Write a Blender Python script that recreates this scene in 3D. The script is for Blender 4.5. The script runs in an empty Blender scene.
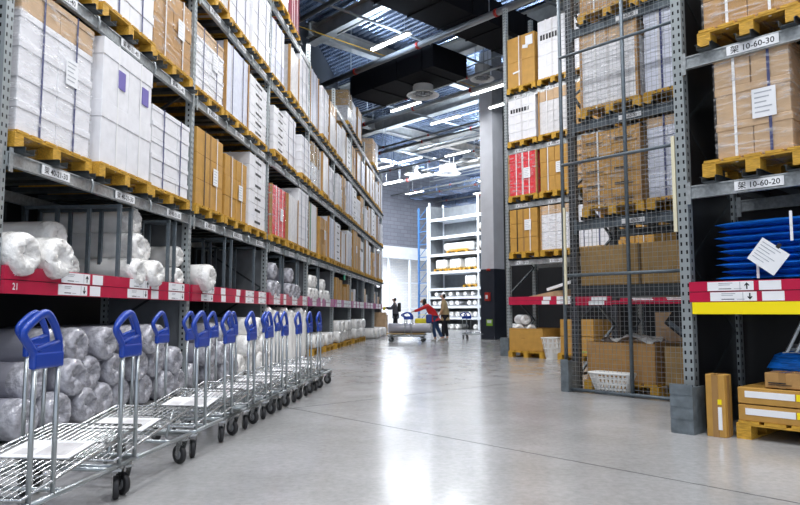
import bpy, bmesh, math, random
from math import sin, cos, pi, radians, sqrt
from mathutils import Vector, Matrix, noise
random.seed(7)
S = bpy.context.scene
COL = S.collection

# ------------------------------------------------------------------ materials
def nt(name):
    m = bpy.data.materials.new(name); m.use_nodes = True
    t = m.node_tree; b = t.nodes['Principled BSDF']
    return m, t, b
def N(t, ty, **k):
    n = t.nodes.new(ty)
    for a, v in k.items():
        if a.startswith('i_'):
            key = a[2:]
            key = int(key) if key.isdigit() else key.replace('_', ' ')
            n.inputs[key].default_value = v
        else: setattr(n, a, v)
    return n
def M(name, col, rough=.5, metal=0., bump=0., scale=20., var=0., stretch=None, coat=0., spec=None, detail=4):
    m, t, b = nt(name)
    b.inputs['Base Color'].default_value = (*col, 1)
    b.inputs['Roughness'].default_value = rough
    b.inputs['Metallic'].default_value = metal
    b.inputs['Coat Weight'].default_value = coat
    b.inputs['Coat Roughness'].default_value = .15
    if spec is not None: b.inputs['Specular IOR Level'].default_value = spec
    if bump or var:
        tc = N(t, 'ShaderNodeTexCoord'); mp = N(t, 'ShaderNodeMapping')
        if stretch: mp.inputs['Scale'].default_value = stretch
        t.links.new(tc.outputs['Object'], mp.inputs['Vector'])
        no = N(t, 'ShaderNodeTexNoise', i_Scale=scale, i_Detail=detail)
        t.links.new(mp.outputs[0], no.inputs['Vector'])
        if bump:
            bp = N(t, 'ShaderNodeBump', i_Strength=bump, i_Distance=.02)
            t.links.new(no.outputs['Fac'], bp.inputs['Height']); t.links.new(bp.outputs[0], b.inputs['Normal'])
        if var:
            cr = N(t, 'ShaderNodeValToRGB')
            cr.color_ramp.elements[0].position = .3; cr.color_ramp.elements[1].position = .7
            cr.color_ramp.elements[0].color = (*[c*(1-var) for c in col], 1)
            cr.color_ramp.elements[1].color = (*[min(1, c*(1+var)) for c in col], 1)
            t.links.new(no.outputs['Fac'], cr.inputs[0]); t.links.new(cr.outputs[0], b.inputs['Base Color'])
    return m
def emis(name, col, s):
    m, t, b = nt(name)
    b.inputs['Base Color'].default_value = (*col, 1)
    b.inputs['Emission Color'].default_value = (*col, 1); b.inputs['Emission Strength'].default_value = s
    return m

MT = {}
MT['white'] = M('white_carton', (.80, .80, .83), .45, bump=.15, scale=9, var=.06)
MT['pale'] = M('pale_wrapped_goods', (.66, .65, .66), .35, bump=.5, scale=14, var=.12)
MT['lilac'] = M('bluish_white_goods', (.68, .71, .82), .4, bump=.3, scale=12, var=.08)
MT['brown'] = M('brown_cardboard', (.43, .235, .075), .6, bump=.12, scale=10, var=.12)
MT['gold'] = M('golden_cardboard', (.50, .27, .055), .55, bump=.12, scale=8, var=.1)
MT['tan'] = M('tan_cardboard', (.56, .38, .22), .55, bump=.12, scale=8, var=.1)
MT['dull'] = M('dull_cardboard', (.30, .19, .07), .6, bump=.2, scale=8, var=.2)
MT['red'] = M('red_wrapped_goods', (.70, .015, .03), .35, bump=.6, scale=18, var=.2)
MT['darkred'] = M('maroon_goods', (.16, .015, .03), .5, bump=.3, scale=14, var=.2)
MT['green'] = M('green_print', (.04, .22, .07), .5, var=.3, scale=12)
MT['grey'] = M('grey_wrapped_goods', (.40, .42, .46), .3, bump=.6, scale=14, var=.2)
MT['purple'] = M('purple_sticker', (.16, .13, .42), .5)
MT['black'] = M('black_print', (.012, .012, .015), .5)
MT['blue_strap'] = M('blue_strap', (.04, .05, .16), .4)
MT['white_strap'] = M('white_strap', (.85, .85, .85), .35)
MT['paper'] = M('white_paper', (.85, .86, .88), .6, bump=.05, scale=30)
MT['tape'] = M('clear_brown_tape', (.36, .20, .07), .25)
MT['pallet'] = M('pallet_wood', (.56, .31, .03), .65, bump=.4, scale=14, var=.3, stretch=(1, 6, 6))
MT['steel'] = M('galvanised_steel', (.46, .49, .50), .36, .5, bump=.1, scale=30, var=.22)
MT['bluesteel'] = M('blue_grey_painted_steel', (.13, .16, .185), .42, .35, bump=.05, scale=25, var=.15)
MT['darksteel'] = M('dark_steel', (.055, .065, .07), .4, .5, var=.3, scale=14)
MT['panel'] = M('grey_side_panel', (.17, .185, .20), .5, .2, var=.12, scale=5)
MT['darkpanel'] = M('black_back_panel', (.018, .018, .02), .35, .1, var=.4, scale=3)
MT['chrome'] = M('zinc_plated_wire', (.42, .43, .43), .25, .85, bump=.05, scale=60)
MT['post'] = M('brushed_tube', (.40, .43, .44), .3, .75, bump=.05, scale=40)
MT['blue'] = M('blue_plastic', (.002, .045, .36), .35, coat=.2)
MT['rubber'] = M('black_rubber', (.02, .02, .022), .55)
MT['greyrubber'] = M('grey_wheel_hub', (.25, .26, .27), .45)
MT['railred'] = M('crimson_price_rail', (.50, .010, .055), .35, var=.12, scale=3, coat=.3)
MT['railpink'] = M('magenta_price_rail', (.42, .05, .22), .4, var=.3, scale=6, coat=.3)
MT['yellow'] = M('yellow_banner', (.98, .78, .0), .5)
MT['roll_white'] = M('white_plastic_film', (.88, .87, .85), .28, bump=.55, scale=12, var=.05, coat=.5, stretch=(1, .4, 1))
MT['roll_grey'] = M('grey_plastic_film', (.36, .36, .42), .22, bump=.5, scale=9, var=.06, coat=.5, stretch=(1, .4, 1))
MT['crumple_white'] = M('crumpled_white_film', (.86, .85, .83), .18, bump=1., scale=18, var=.12, coat=.7)
MT['crumple_grey'] = M('crumpled_grey_film', (.38, .38, .42), .1, bump=1., scale=16, var=.35, coat=.7)
MT['bluecloth'] = M('blue_textile', (.0, .15, .62), .55, bump=.9, scale=9, var=.45, stretch=(1, 1, 7))
MT['cream'] = M('cream_strip', (.75, .70, .50), .5)
MT['lime'] = M('lime_paint', (.45, .55, .12), .4)
MT['guard'] = M('grey_upright_guard', (.16, .19, .21), .5, .3, bump=.2, scale=12, var=.25)
MT['girder'] = M('ceiling_girder_paint', (.42, .40, .37), .6, var=.2, scale=3)
MT['pipe'] = M('grey_pipe', (.34, .35, .36), .4, .4)
MT['redpaint'] = M('red_coupling', (.45, .03, .02), .4)
MT['duct_black'] = M('black_duct_wrap', (.008, .008, .010), .8, 0, bump=.3, scale=4, spec=.15)
MT['duct_silver'] = M('galvanised_duct', (.42, .52, .70), .25, .85, bump=.25, scale=4, var=.25)
MT['lampwhite'] = M('white_enamel', (.82, .82, .80), .35)
MT['lampdark'] = M('lamp_housing', (.25, .26, .28), .4, .3)
MT['tube'] = emis('fluorescent_tube', (.93, .96, 1.), 14)
MT['skin'] = M('skin', (.55, .33, .24), .5)
MT['hair'] = M('black_hair', (.015, .012, .012), .45, bump=.5, scale=40)
MT['redcoat'] = M('red_jacket', (.62, .015, .02), .6, bump=.3, scale=9)
MT['tancoat'] = M('tan_jacket', (.50, .38, .20), .65, bump=.3, scale=9)
MT['greycoat'] = M('grey_jacket', (.09, .09, .11), .7, bump=.3, scale=9)
MT['jeans'] = M('blue_jeans', (.025, .06, .15), .8, bump=.3, scale=30)
MT['blacktrousers'] = M('black_trousers', (.012, .012, .018), .8, bump=.2, scale=20)
MT['shoe'] = M('pale_shoe', (.5, .48, .45), .6)
MT['bagyellow'] = M('yellow_bag', (.85, .72, .02), .5, bump=.4, scale=9)
MT['bagblue'] = M('navy_bag', (.02, .05, .25), .55, bump=.2, scale=9)
MT['plywood'] = M('plywood', (.42, .27, .08), .5, var=.2, scale=6)
MT['white_paint'] = M('white_paint', (.75, .78, .82), .5, var=.06, scale=3)
MT['bluepaint'] = M('blue_paint', (.06, .18, .42), .5, var=.1, scale=3)
MT['colgrey'] = M('column_white', (.74, .76, .82), .55, var=.08, scale=1.5, bump=.05)
MT['coldark'] = M('column_navy', (.030, .036, .052), .45, var=.15, scale=2)
MT['wallshade'] = M('shade_black_wall', (.018, .019, .022), .7, var=.2, scale=1)  # near-black colour stands in for the deep shade behind the racks
MT['lime_sign'] = M('lime_sign', (.3, .55, .05), .5)
MT['teal'] = M('green_tag', (.0, .35, .18), .5)

def mat_film():
    m, t, b = nt('stretch_film')
    out = [n for n in t.nodes if n.type == 'OUTPUT_MATERIAL'][0]
    b.inputs['Base Color'].default_value = (.8, .8, .82, 1); b.inputs['Roughness'].default_value = .12
    tc = N(t, 'ShaderNodeTexCoord'); mp = N(t, 'ShaderNodeMapping'); mp.inputs['Scale'].default_value = (1.2, 1.2, 7)
    mp.inputs['Rotation'].default_value = (.25, .2, 0)
    no = N(t, 'ShaderNodeTexNoise', i_Scale=4., i_Detail=6.); bp = N(t, 'ShaderNodeBump', i_Strength=.9, i_Distance=.03)
    cr = N(t, 'ShaderNodeValToRGB'); cr.color_ramp.elements[0].position = .5; cr.color_ramp.elements[1].position = .74
    cr.color_ramp.elements[0].color = (.04, .04, .04, 1); cr.color_ramp.elements[1].color = (.55, .55, .55, 1)
    tr = N(t, 'ShaderNodeBsdfTransparent'); mx = N(t, 'ShaderNodeMixShader')
    L = t.links.new
    L(tc.outputs['Object'], mp.inputs[0]); L(mp.outputs[0], no.inputs['Vector']); L(no.outputs['Fac'], bp.inputs['Height'])
    L(bp.outputs[0], b.inputs['Normal']); L(no.outputs['Fac'], cr.inputs[0]); L(cr.outputs[0], mx.inputs[0])
    L(tr.outputs[0], mx.inputs[1]); L(b.outputs[0], mx.inputs[2]); L(mx.outputs[0], out.inputs[0])
    return m
MT['film'] = mat_film()

def mat_perf(name, col):
    """steel upright with rows of dark slots on the front and the side faces (object space)"""
    m, t, b = nt(name)
    b.inputs['Metallic'].default_value = .5; b.inputs['Roughness'].default_value = .42
    tc = N(t, 'ShaderNodeTexCoord'); sx = N(t, 'ShaderNodeSeparateXYZ'); t.links.new(tc.outputs['Object'], sx.inputs[0])
    def mt(op, a, v=None):
        n = N(t, 'ShaderNodeMath', operation=op)
        if hasattr(a, 'links'): t.links.new(a, n.inputs[0])
        else: n.inputs[0].default_value = a
        if v is not None:
            if hasattr(v, 'links'): t.links.new(v, n.inputs[1])
            else: n.inputs[1].default_value = v
        return n.outputs[0]
    z = mt('FRACT', mt('MULTIPLY', sx.outputs[2], 14.))
    zm = mt('LESS_THAN', z, .45)
    fx = mt('LESS_THAN', mt('ABSOLUTE', mt('SUBTRACT', mt('ABSOLUTE', sx.outputs[0]), .024)), .008)
    fy = mt('LESS_THAN', mt('ABSOLUTE', sx.outputs[1]), .011)
    mask = mt('MULTIPLY', zm, mt('MAXIMUM', fx, fy))
    mx = N(t, 'ShaderNodeMix', data_type='RGBA'); mx.inputs[6].default_value = (*col, 1); mx.inputs[7].default_value = (.01, .01, .012, 1)
    t.links.new(mask, mx.inputs[0]); t.links.new(mx.outputs[2], b.inputs['Base Color'])
    return m
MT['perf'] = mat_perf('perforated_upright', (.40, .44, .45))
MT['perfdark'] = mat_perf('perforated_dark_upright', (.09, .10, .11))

def mat_floor():
    m, t, b = nt('polished_concrete')
    L = t.links.new
    tc = N(t, 'ShaderNodeTexCoord')
    n1 = N(t, 'ShaderNodeTexNoise', i_Scale=.55, i_Detail=8., i_Roughness=.6)
    n2 = N(t, 'ShaderNodeTexNoise', i_Scale=22., i_Detail=6., i_Roughness=.7)
    n3 = N(t, 'ShaderNodeTexNoise', i_Scale=2.4, i_Detail=5., i_Distortion=1.2)
    for n in (n1, n2, n3): L(tc.outputs['Object'], n.inputs['Vector'])
    c1 = N(t, 'ShaderNodeValToRGB'); e = c1.color_ramp.elements
    e[0].position = .33; e[0].color = (.33, .328, .325, 1); e[1].position = .68; e[1].color = (.46, .462, .47, 1)
    c2 = N(t, 'ShaderNodeValToRGB'); e = c2.color_ramp.elements
    e[0].position = .3; e[0].color = (.82, .82, .82, 1); e[1].position = .62; e[1].color = (1.04, 1.04, 1.03, 1)
    mx = N(t, 'ShaderNodeMix', data_type='RGBA', blend_type='MULTIPLY'); mx.inputs[0].default_value = 1
    L(n1.outputs['Fac'], c1.inputs[0]); L(n2.outputs['Fac'], c2.inputs[0]); L(c1.outputs[0], mx.inputs[6]); L(c2.outputs[0], mx.inputs[7])
    L(mx.outputs[2], b.inputs['Base Color'])
    mr = N(t, 'ShaderNodeMapRange'); mr.inputs[1].default_value = .3; mr.inputs[2].default_value = .7; mr.inputs[3].default_value = .17; mr.inputs[4].default_value = .26
    L(n3.outputs['Fac'], mr.inputs[0]); L(mr.outputs[0], b.inputs['Roughness'])
    bp = N(t, 'ShaderNodeBump', i_Strength=.02, i_Distance=.01); L(n3.outputs['Fac'], bp.inputs['Height']); L(bp.outputs[0], b.inputs['Normal'])
    b.inputs['Specular IOR Level'].default_value = .6
    b.inputs['Coat Weight'].default_value = .15; b.inputs['Coat Roughness'].default_value = .12
    return m
MT['floor'] = mat_floor()

def mat_brick(name, c1, c2, mortar, w=.6, h=.25):
    m, t, b = nt(name)
    tc = N(t, 'ShaderNodeTexCoord'); mp = N(t, 'ShaderNodeMapping'); mp.inputs['Rotation'].default_value = (radians(90), 0, 0)
    br = N(t, 'ShaderNodeTexBrick', i_Scale=1.); br.inputs['Color1'].default_value = (*c1, 1); br.inputs['Color2'].default_value = (*c2, 1)
    br.inputs['Mortar'].default_value = (*mortar, 1); br.inputs['Brick Width'].default_value = w; br.inputs['Row Height'].default_value = h
    br.inputs['Mortar Size'].default_value = .012
    t.links.new(tc.outputs['Object'], mp.inputs[0]); t.links.new(mp.outputs[0], br.inputs['Vector']); t.links.new(br.outputs[0], b.inputs['Base Color'])
    b.inputs['Roughness'].default_value = .75
    return m
MT['block'] = mat_brick('grey_block_wall', (.17, .18, .22), (.21, .22, .26), (.11, .11, .14))
MT['whitebrick'] = mat_brick('pale_brick_wall', (.70, .68, .66), (.6, .6, .62), (.5, .5, .5), .4, .13)

MT['deck'] = M('corrugated_metal_deck', (.42, .50, .66), .26, .85, bump=.25, scale=1.6, var=.4)  # bluish tint puts the blue light reflected overhead into the sheet colour

# ------------------------------------------------------------------ mesh builder
class MB:
    def __init__(s): s.v = []; s.f = []; s.m = []; s.sm = []
    def add(s, vs, fs, mi=0, smooth=False, M4=None):
        o = len(s.v)
        for p in vs:
            p = Vector(p)
            if M4 is not None: p = M4 @ p
            s.v.append(tuple(p))
        for f in fs: s.f.append([i+o for i in f]); s.m.append(mi); s.sm.append(smooth)
        return s
    def box(s, x0, x1, y0, y1, z0, z1, mi=0, M4=None, bev=0.):
        if bev > 0:
            bm = bmesh.new()
            bmesh.ops.create_cube(bm, size=1, matrix=Matrix.Translation(((x0+x1)/2, (y0+y1)/2, (z0+z1)/2)) @ Matrix.Diagonal((x1-x0, y1-y0, z1-z0, 1)))
            bmesh.ops.bevel(bm, geom=bm.edges[:], offset=bev, segments=2, affect='EDGES', profile=.5)
            bm.verts.index_update()
            s.add([v.co for v in bm.verts], [[v.index for v in f.verts] for f in bm.faces], mi, False, M4); bm.free(); return s
        v = [(x0,y0,z0),(x1,y0,z0),(x1,y1,z0),(x0,y1,z0),(x0,y0,z1),(x1,y0,z1),(x1,y1,z1),(x0,y1,z1)]
        return s.add(v, [(0,3,2,1),(4,5,6,7),(0,1,5,4),(1,2,6,5),(2,3,7,6),(3,0,4,7)], mi, False, M4)
    def bar(s, a, b, w, d, mi=0):
        """rectangular bar between two points"""
        a = Vector(a); b = Vector(b); L = (b-a).length
        q = (b-a).to_track_quat('Z', 'Y').to_matrix().to_4x4()
        return s.box(-w/2, w/2, -d/2, d/2, 0, L, mi, Matrix.Translation(a) @ q)
    def tube(s, pts, r, n=8, closed=False, mi=0, flat=1.):
        P = [Vector(p) for p in pts]; k = len(P); vs = []; fs = []
        up = None
        for i, p in enumerate(P):
            a = P[i-1] if (i > 0 or closed) else p
            b = P[(i+1) % k] if (i < k-1 or closed) else p
            d = (b-a).normalized()
            if up is None:
                up = Vector((0, 0, 1)) if abs(d.z) < .9 else Vector((1, 0, 0))
                up = (up - d*up.dot(d)).normalized()
            else:
                up = (up - d*up.dot(d)).normalized()
            sd = d.cross(up)
            rr = r[i] if isinstance(r, (list, tuple)) else r
            for j in range(n):
                t = 2*pi*j/n
                vs.append(p + up*(rr*cos(t)) + sd*(rr*flat*sin(t)))
        m = k if closed else k-1
        for i in range(m):
            for j in range(n):
                a = i*n+j; b = i*n+(j+1) % n; c = ((i+1) % k)*n+(j+1) % n; d = ((i+1) % k)*n+j
                fs.append((a, b, c, d))
        if not closed: fs.append(list(range(n))[::-1]); fs.append([(k-1)*n+j for j in range(n)])
        return s.add(vs, fs, mi, n > 5)
    def lathe(s, prof, n=20, mi=0, M4=None):
        vs = []; fs = []
        for r, z in prof:
            for j in range(n): vs.append((r*cos(2*pi*j/n), r*sin(2*pi*j/n), z))
        for i in range(len(prof)-1):
            for j in range(n): fs.append((i*n+j, i*n+(j+1) % n, (i+1)*n+(j+1) % n, (i+1)*n+j))
        return s.add(vs, fs, mi, True, M4)
    def mesh(s, name, mats):
        me = bpy.data.meshes.new(name); me.from_pydata(s.v, [], s.f)
        for m in mats: me.materials.append(MT[m] if isinstance(m, str) else m)
        me.polygons.foreach_set('material_index', s.m); me.polygons.foreach_set('use_smooth', s.sm); me.update()
        return me
    def obj(s, name, mats, parent=None, loc=(0,0,0), rz=0): return ob(name, s.mesh(name, mats), parent, loc, rz)

def ob(name, me, parent=None, loc=(0,0,0), rz=0, rot=None):
    o = bpy.data.objects.new(name, me); COL.objects.link(o); o.location = loc
    o.rotation_euler = rot if rot else (0, 0, rz)
    if parent: o.parent = parent
    return o
def tag(o, label=None, cat=None, group=None, kind=None):
    if label: o['label'] = label
    if cat: o['category'] = cat
    if group: o['group'] = group
    if kind: o['kind'] = kind
    return o
def thing(name, label, cat, loc=(0,0,0), rz=0, group=None):
    return tag(ob(name, None, None, loc, rz), label, cat, group)
def copy_tree(o, parent=None):
    c = o.copy(); COL.objects.link(c); c.parent = parent
    for ch in o.children: copy_tree(ch, c)
    return c
_tc = {}
def text_geo(s):
    if s not in _tc:
        c = bpy.data.curves.new('t', 'FONT'); c.body = s; c.size = 1; c.align_x = 'CENTER'; c.align_y = 'CENTER'; c.offset = .012
        c.resolution_u = 2
        o = bpy.data.objects.new('t', c); COL.objects.link(o)
        bpy.context.view_layer.update()
        me = bpy.data.meshes.new_from_object(o.evaluated_get(bpy.context.evaluated_depsgraph_get()))
        _tc[s] = ([tuple(v.co) for v in me.vertices], [tuple(p.vertices) for p in me.polygons])
        bpy.data.objects.remove(o); bpy.data.curves.remove(c); bpy.data.meshes.remove(me)
    return _tc[s]
def put_text(mb, s, x, y, z, size, mi):
    """text lying in the xz plane, facing -y"""
    v, f = text_geo(s)
    mb.add([(x+p[0]*size, y, z+p[1]*size) for p in v], f, mi)
ORD = ('first second third fourth fifth sixth seventh eighth ninth tenth eleventh twelfth thirteenth fourteenth fifteenth sixteenth '
       'seventeenth eighteenth nineteenth twentieth twenty-first twenty-second twenty-third twenty-fourth twenty-fifth twenty-sixth twenty-seventh twenty-eighth twenty-ninth thirtieth').split()

# ------------------------------------------------------------------ frames
A = radians(5.1); Bq = radians(42.7)
NL = (-cos(A), sin(A)); D1 = (sin(A), cos(A))
RZL = pi/2 - A                       # left rack: local x along the aisle, local y into the rack
def PL(x, y, z=0): return (3.5*NL[0]+x*D1[0]+y*NL[0], 3.5*NL[1]+x*D1[1]+y*NL[1], z)
XR = (sin(Bq), -cos(Bq)); YR = (cos(Bq), sin(Bq)); RZR = -(pi/2-Bq)
def PR(o, x, y, z=0): return (o[0]+x*XR[0]+y*YR[0], o[1]+x*XR[1]+y*YR[1], z)
OR = (0, 0)                          # building frame origin below the camera

# ------------------------------------------------------------------ pallets and loads
_cache = {}
def cached(key, fn):
    if key not in _cache: _cache[key] = fn()
    return _cache[key]
PH = .144
def pallet_mesh(w, d):
    def mk():
        b = MB(); hw = w/2
        for x in (-hw+.055, 0, hw-.055):
            b.box(x-.055, x+.055, 0, d, 0, .018)                       # bottom boards
            for y in (0, d/2-.07, d-.14): b.box(x-.055, x+.055, y, y+.14, .018, .106)
        for y in (.0, d/2-.07, d-.14): b.box(-hw, hw, y, y+.10, .106, .124)
        n = max(5, round(w/.2))
        for i in range(n):
            c = -hw + (i+.5)*w/n; q = w/n*.40
            b.box(c-q, c+q, -.004, d+.004, .124, .144)
        return b.mesh('pallet', ['pallet'])
    return cached(('pal', round(w, 2), round(d, 2)), mk)
def carton_mesh(w, d, h, mat, lid=0, slot=0, tape=1, print_=0):
    def mk():
        b = MB(); hw = w/2
        b.box(-hw+.004, hw-.004, .004, d-.004, 0, h-.003, 0, bev=.006)
        if lid:
            b.box(-hw-.003, hw+.003, -.004, d+.004, h*(1-lid), h, 0, bev=.006)
        elif tape:
            b.box(-.025, .025, .0015, .0035, 0, h*.98, 1); b.box(-.028, .028, .0, d, h-.004, h-.001, 1)
            b.box(hw-.0045, hw-.0015, d/2-.025, d/2+.025, 0, h*.98, 1)
        if slot:
            b.box(-hw*.35, hw*.35, -.0005, .003, h*.42, h*.62, 2)
            b.box(hw-.0045, hw-.0005, d*.4, d*.6, h*.42, h*.62, 2)
        if print_ == 1: b.box(-hw*.75, hw*.2, -.006, .002, h*.3, h*.36, 2); b.box(-hw*.75, hw*.5, -.006, .002, h*.2, h*.23, 2)
        if print_ == 2: b.box(hw*.1, hw*.65, -.006, .002, h*.32, h*.62, 3)
        if print_ == 3:
            for i in range(7): b.box(-hw*.8+i*hw*.2, -hw*.67+i*hw*.2, -.006, .002, h*.3, h*.75, 2)
        return b.mesh('carton', [mat, 'tape' if mat in ('brown', 'gold', 'tan', 'dull') else 'pale', 'black', 'purple'])
    return cached(('car', round(w, 3), round(d, 3), round(h, 3), mat, lid, slot, tape, print_), mk)
def strap_mesh(d, h, mat):
    def mk():
        b = MB(); q = .011
        b.box(-q, q, -.010, -.007, .1, h+.008); b.box(-q, q, -.010, d+.010, h+.005, h+.008); b.box(-q, q, d+.007, d+.010, .1, h+.008)
        return b.mesh('strap', [mat])
    return cached(('st', round(d, 2), round(h, 2), mat), mk)
def strap_mesh_x(w, z, mat):
    def mk():
        b = MB(); q = .011; hw = w/2
        b.box(hw+.005, hw+.008, -q, q, .1, z+.006); b.box(-hw-.008, hw+.008, -q, q, z+.004, z+.007)
        return b.mesh('strap', [mat])
    return cached(('sx', round(w, 2), round(z, 2), mat), mk)
# style: desc, cols, tiers, mat, top mat (or None), options
ST = {
 'W':  ('white lidded cartons', 2, 3, 'white', None, dict(lid=.3, straps='blue')),
 'WP': ('white lidded cartons with purple stickers', 2, 2, 'white', None, dict(lid=.28, straps='white', prt=2)),
 'WB': ('filmed white cartons with brown top', 2, 5, 'white', 'tan', dict(lid=.25, straps='blue', film=1, paper=1)),
 'WG': ('small white cartons', 3, 5, 'white', None, dict(straps='blue', lid=.3)),
 'WS': ('white cartons with hand slots', 1, 6, 'white', None, dict(slot=1, straps='white')),
 'WT': ('white cartons in flat tiers', 2, 6, 'lilac', None, dict(straps='blue')),
 'B':  ('brown cartons', 1, 3, 'gold', None, dict(straps='black', paper=1)),
 'B2': ('brown cartons', 2, 3, 'gold', None, dict(straps='white', paper=1)),
 'BW': ('filmed brown cartons', 2, 4, 'brown', None, dict(straps='white', film=1, paper=1)),
 'P':  ('pale upright packs', 3, 1, 'pale', None, dict(corner=1, straps='white')),
 'PL': ('bluish white packs', 2, 1, 'lilac', None, dict(corner=1, straps='blue')),
 'PB': ('pale cartons with brown top', 2, 4, 'pale', 'tan', dict(corner=1, straps='white')),
 'R':  ('red wrapped goods', 1, 5, 'red', 'red', dict(corner=1, straps='white', film=1, paper=1)),
 'DR': ('maroon goods', 1, 2, 'darkred', None, dict(straps='white')),
 'GE': ('green and white packs', 3, 1, 'white', None, dict(corner=1, straps='white', green=1)),
 'G':  ('grey filmed packs', 2, 2, 'grey', 'dull', dict(straps='white', film=1)),
 'BT': ('tall brown carton pair', 1, 2, 'gold', None, dict(straps='one', note=1)),
 'WPR':('white cartons with black lettering', 1, 5, 'white', None, dict(prt=3, straps='white')),
 'TN': ('tan filmed carton tiers', 2, 3, 'tan', None, dict(film=1, straps='both', paper=1, lid=.22)),
 'WD': ('white goods with brown top', 1, 5, 'white', 'tan', dict(corner=1, film=1, straps='both')),
 'BD': ('brown carton tiers', 2, 5, 'gold', 'gold', dict(film=1, straps='white', corner=1, prt=1)),
 'LB': ('bluish sheets with brown top', 1, 8, 'lilac', 'tan', dict(film=1, straps='blue')),
}
def make_load(style, w, d, h, loc, rz, label, group, pw=None, pd=None, jitter=True):
    desc, nc, ntr, mat, top, o = ST[style]
    pw = pw or w+.06; pd = pd or max(d+.04, 1.0)
    w = round(w, 2); d = round(d, 2); h = round(h, 2)
    t = thing('pallet_load', label, 'loaded pallet', loc, rz, group)
    ob('pallet', pallet_mesh(pw, pd), t)
    cw = w/nc; ch = h/ntr; dy = (pd-d)/2*.3
    rnd = random.Random(hash((style, round(loc[0], 2), round(loc[2], 2))) & 0xffff)
    for k in range(ntr):
        for i in range(nc):
            mm = top if (top and k == ntr-1) else mat
            if o.get('green') and i == 0: mm = 'green'
            pr = o.get('prt', 0)
            if pr == 2 and k != ntr-1: pr = 0
            if pr == 3 and k != ntr-2: pr = 0
            me = carton_mesh(cw, d, ch, mm, o.get('lid', 0), o.get('slot', 0), 1, pr)
            jx = rnd.uniform(-.004, .004) if jitter else 0; jy = rnd.uniform(-.006, .006) if jitter else 0
            ob('carton', me, t, (-w/2+(i+.5)*cw+jx, dy+jy, PH+k*ch))
    if o.get('corner'):
        def mk():
            b = MB(); b.box(-.004, .004, -.010, .04, PH, PH+h); b.box(-.032, .004, -.012, -.006, PH, PH+h); return b.mesh('corner_board', ['brown'])
        cm = cached(('cb', h), mk)
        ob('corner_board', cm, t, (w/2+.006, dy, 0)); c2 = ob('corner_board', cm, t, (-w/2-.006, dy, 0)); c2.scale = (-1, 1, 1)
    s = o.get('straps')
    if s:
        c = {'blue': ('blue_strap', 'blue_strap'), 'white': ('white_strap', 'white_strap'), 'black': ('black', 'white_strap'), 'both': ('white_strap', 'blue_strap'), 'one': ('white_strap', 'white_strap')}[s]
        for i, x in enumerate((-w*.22, w*.24) if s != 'one' else (-w*.06,)): ob('strap', strap_mesh(d, h+PH, c[i]), t, (x, dy, 0))
        ob('strap', strap_mesh_x(w, h+PH, c[0]), t, (0, dy+d*.35, 0)); ob('strap', strap_mesh_x(w, h+PH, c[0]), t, (0, dy+d*.7, 0))
    if o.get('film'):
        def mk():
            b = MB(); b.box(-w/2-.012, w/2+.012, -.014, d+.014, PH*.7, PH+h*.985, bev=.02); return b.mesh('stretch_film', ['film'])
        ob('stretch_film', cached(('fi', w, d, h), mk), t, (0, dy, 0))
    if o.get('paper'):
        def mk():
            b = MB(); b.box(-.09, .09, -.002, 0, -.12, .12, 0)
            for i in range(5): b.box(-.07, .06-.02*(i % 3), -.003, -.002, .08-.04*i, .09-.04*i, 1)
            return b.mesh('paper_label', ['paper', 'grey'])
        ob('paper_label', cached('pap', mk), t, (w*.17, dy-.016, PH+h*rnd.uniform(.45, .62)))
    if o.get('note'):
        b = MB(); b.box(-.1, .1, -.003, 0, -.13, .1, 0); b.box(-.16, -.0, -.003, 0, -.2, -.12, 0, Matrix.Rotation(.2, 4, 'Y'))
        b.obj('paper_label', ['paper'], t, (w*.32, dy-.012, PH+h*.86))
        b = MB(); b.box(-.3, -.1, -.003, 0, -.02, .02, 0, Matrix.Rotation(-.1, 4, 'Y')); b.obj('paper_label', ['paper'], t, (w*.1, dy-.012, PH+h*.3))
    return t

# ------------------------------------------------------------------ racks
def post_mesh(h, mat='perf', wd=.09):
    return cached(('post', round(h, 2), mat, wd), lambda: MB().box(-wd/2, wd/2, -wd/2, wd/2, 0, h).box(-.07, .07, -.07, .07, 0, .012, 1).mesh('upright', [mat, 'darksteel']))
def make_rack(label, loc, rz, xs, levels, depth, height, steel='steel', perf='perf', bh=.11, name='pallet_rack', rear=True, bracemat='darksteel'):
    t = thing(name, label, 'rack', loc, rz)
    for x in xs:
        for y in (.045, depth-.045): ob('upright', post_mesh(height, perf), t, (x, y, 0))
        def mk():
            b = MB(); z = .2; sgn = 1
            while z < height-.7:
                y0, y1 = (.09, depth-.09) if sgn > 0 else (depth-.09, .09)
                b.bar((0, y0, z), (0, y1, z+.62), .03, .03); z += .62; sgn = -sgn
            b.bar((0, .09, .2), (0, depth-.09, .2), .03, .03); b.bar((0, .09, z), (0, depth-.09, z), .03, .03)
            return b.mesh('frame_brace', [bracemat])
        ob('frame_brace', cached(('br', round(height, 2), round(depth, 2), bracemat), mk), t, (x, 0, 0))
    beams = {}
    for k in range(len(xs)-1):
        L = xs[k+1]-xs[k]-.09
        for li, z in enumerate(levels):
            def mk():
                b = MB(); h = bh/2
                b.box(-L/2, L/2, -.022, .022, -h, -h+.012); b.box(-L/2, L/2, -.022, .022, h-.012, h); b.box(-L/2, L/2, -.010, .022, -h+.012, h-.012)
                for sx in (-1, 1): b.box(sx*L/2-(.04 if sx > 0 else 0), sx*L/2+(.04 if sx < 0 else 0), -.030, -.022, -h-.05, h+.03)
                return b.mesh('beam', [steel])
            me = cached(('beam', round(L, 3), steel, bh), mk)
            for y in ((-.0, depth) if rear else (0,)):
                bo = ob('beam', me, t, ((xs[k]+xs[k+1])/2, y if y else .0, z-bh/2))
                if y == 0: beams[(k, li)] = bo
    return t, beams
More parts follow.
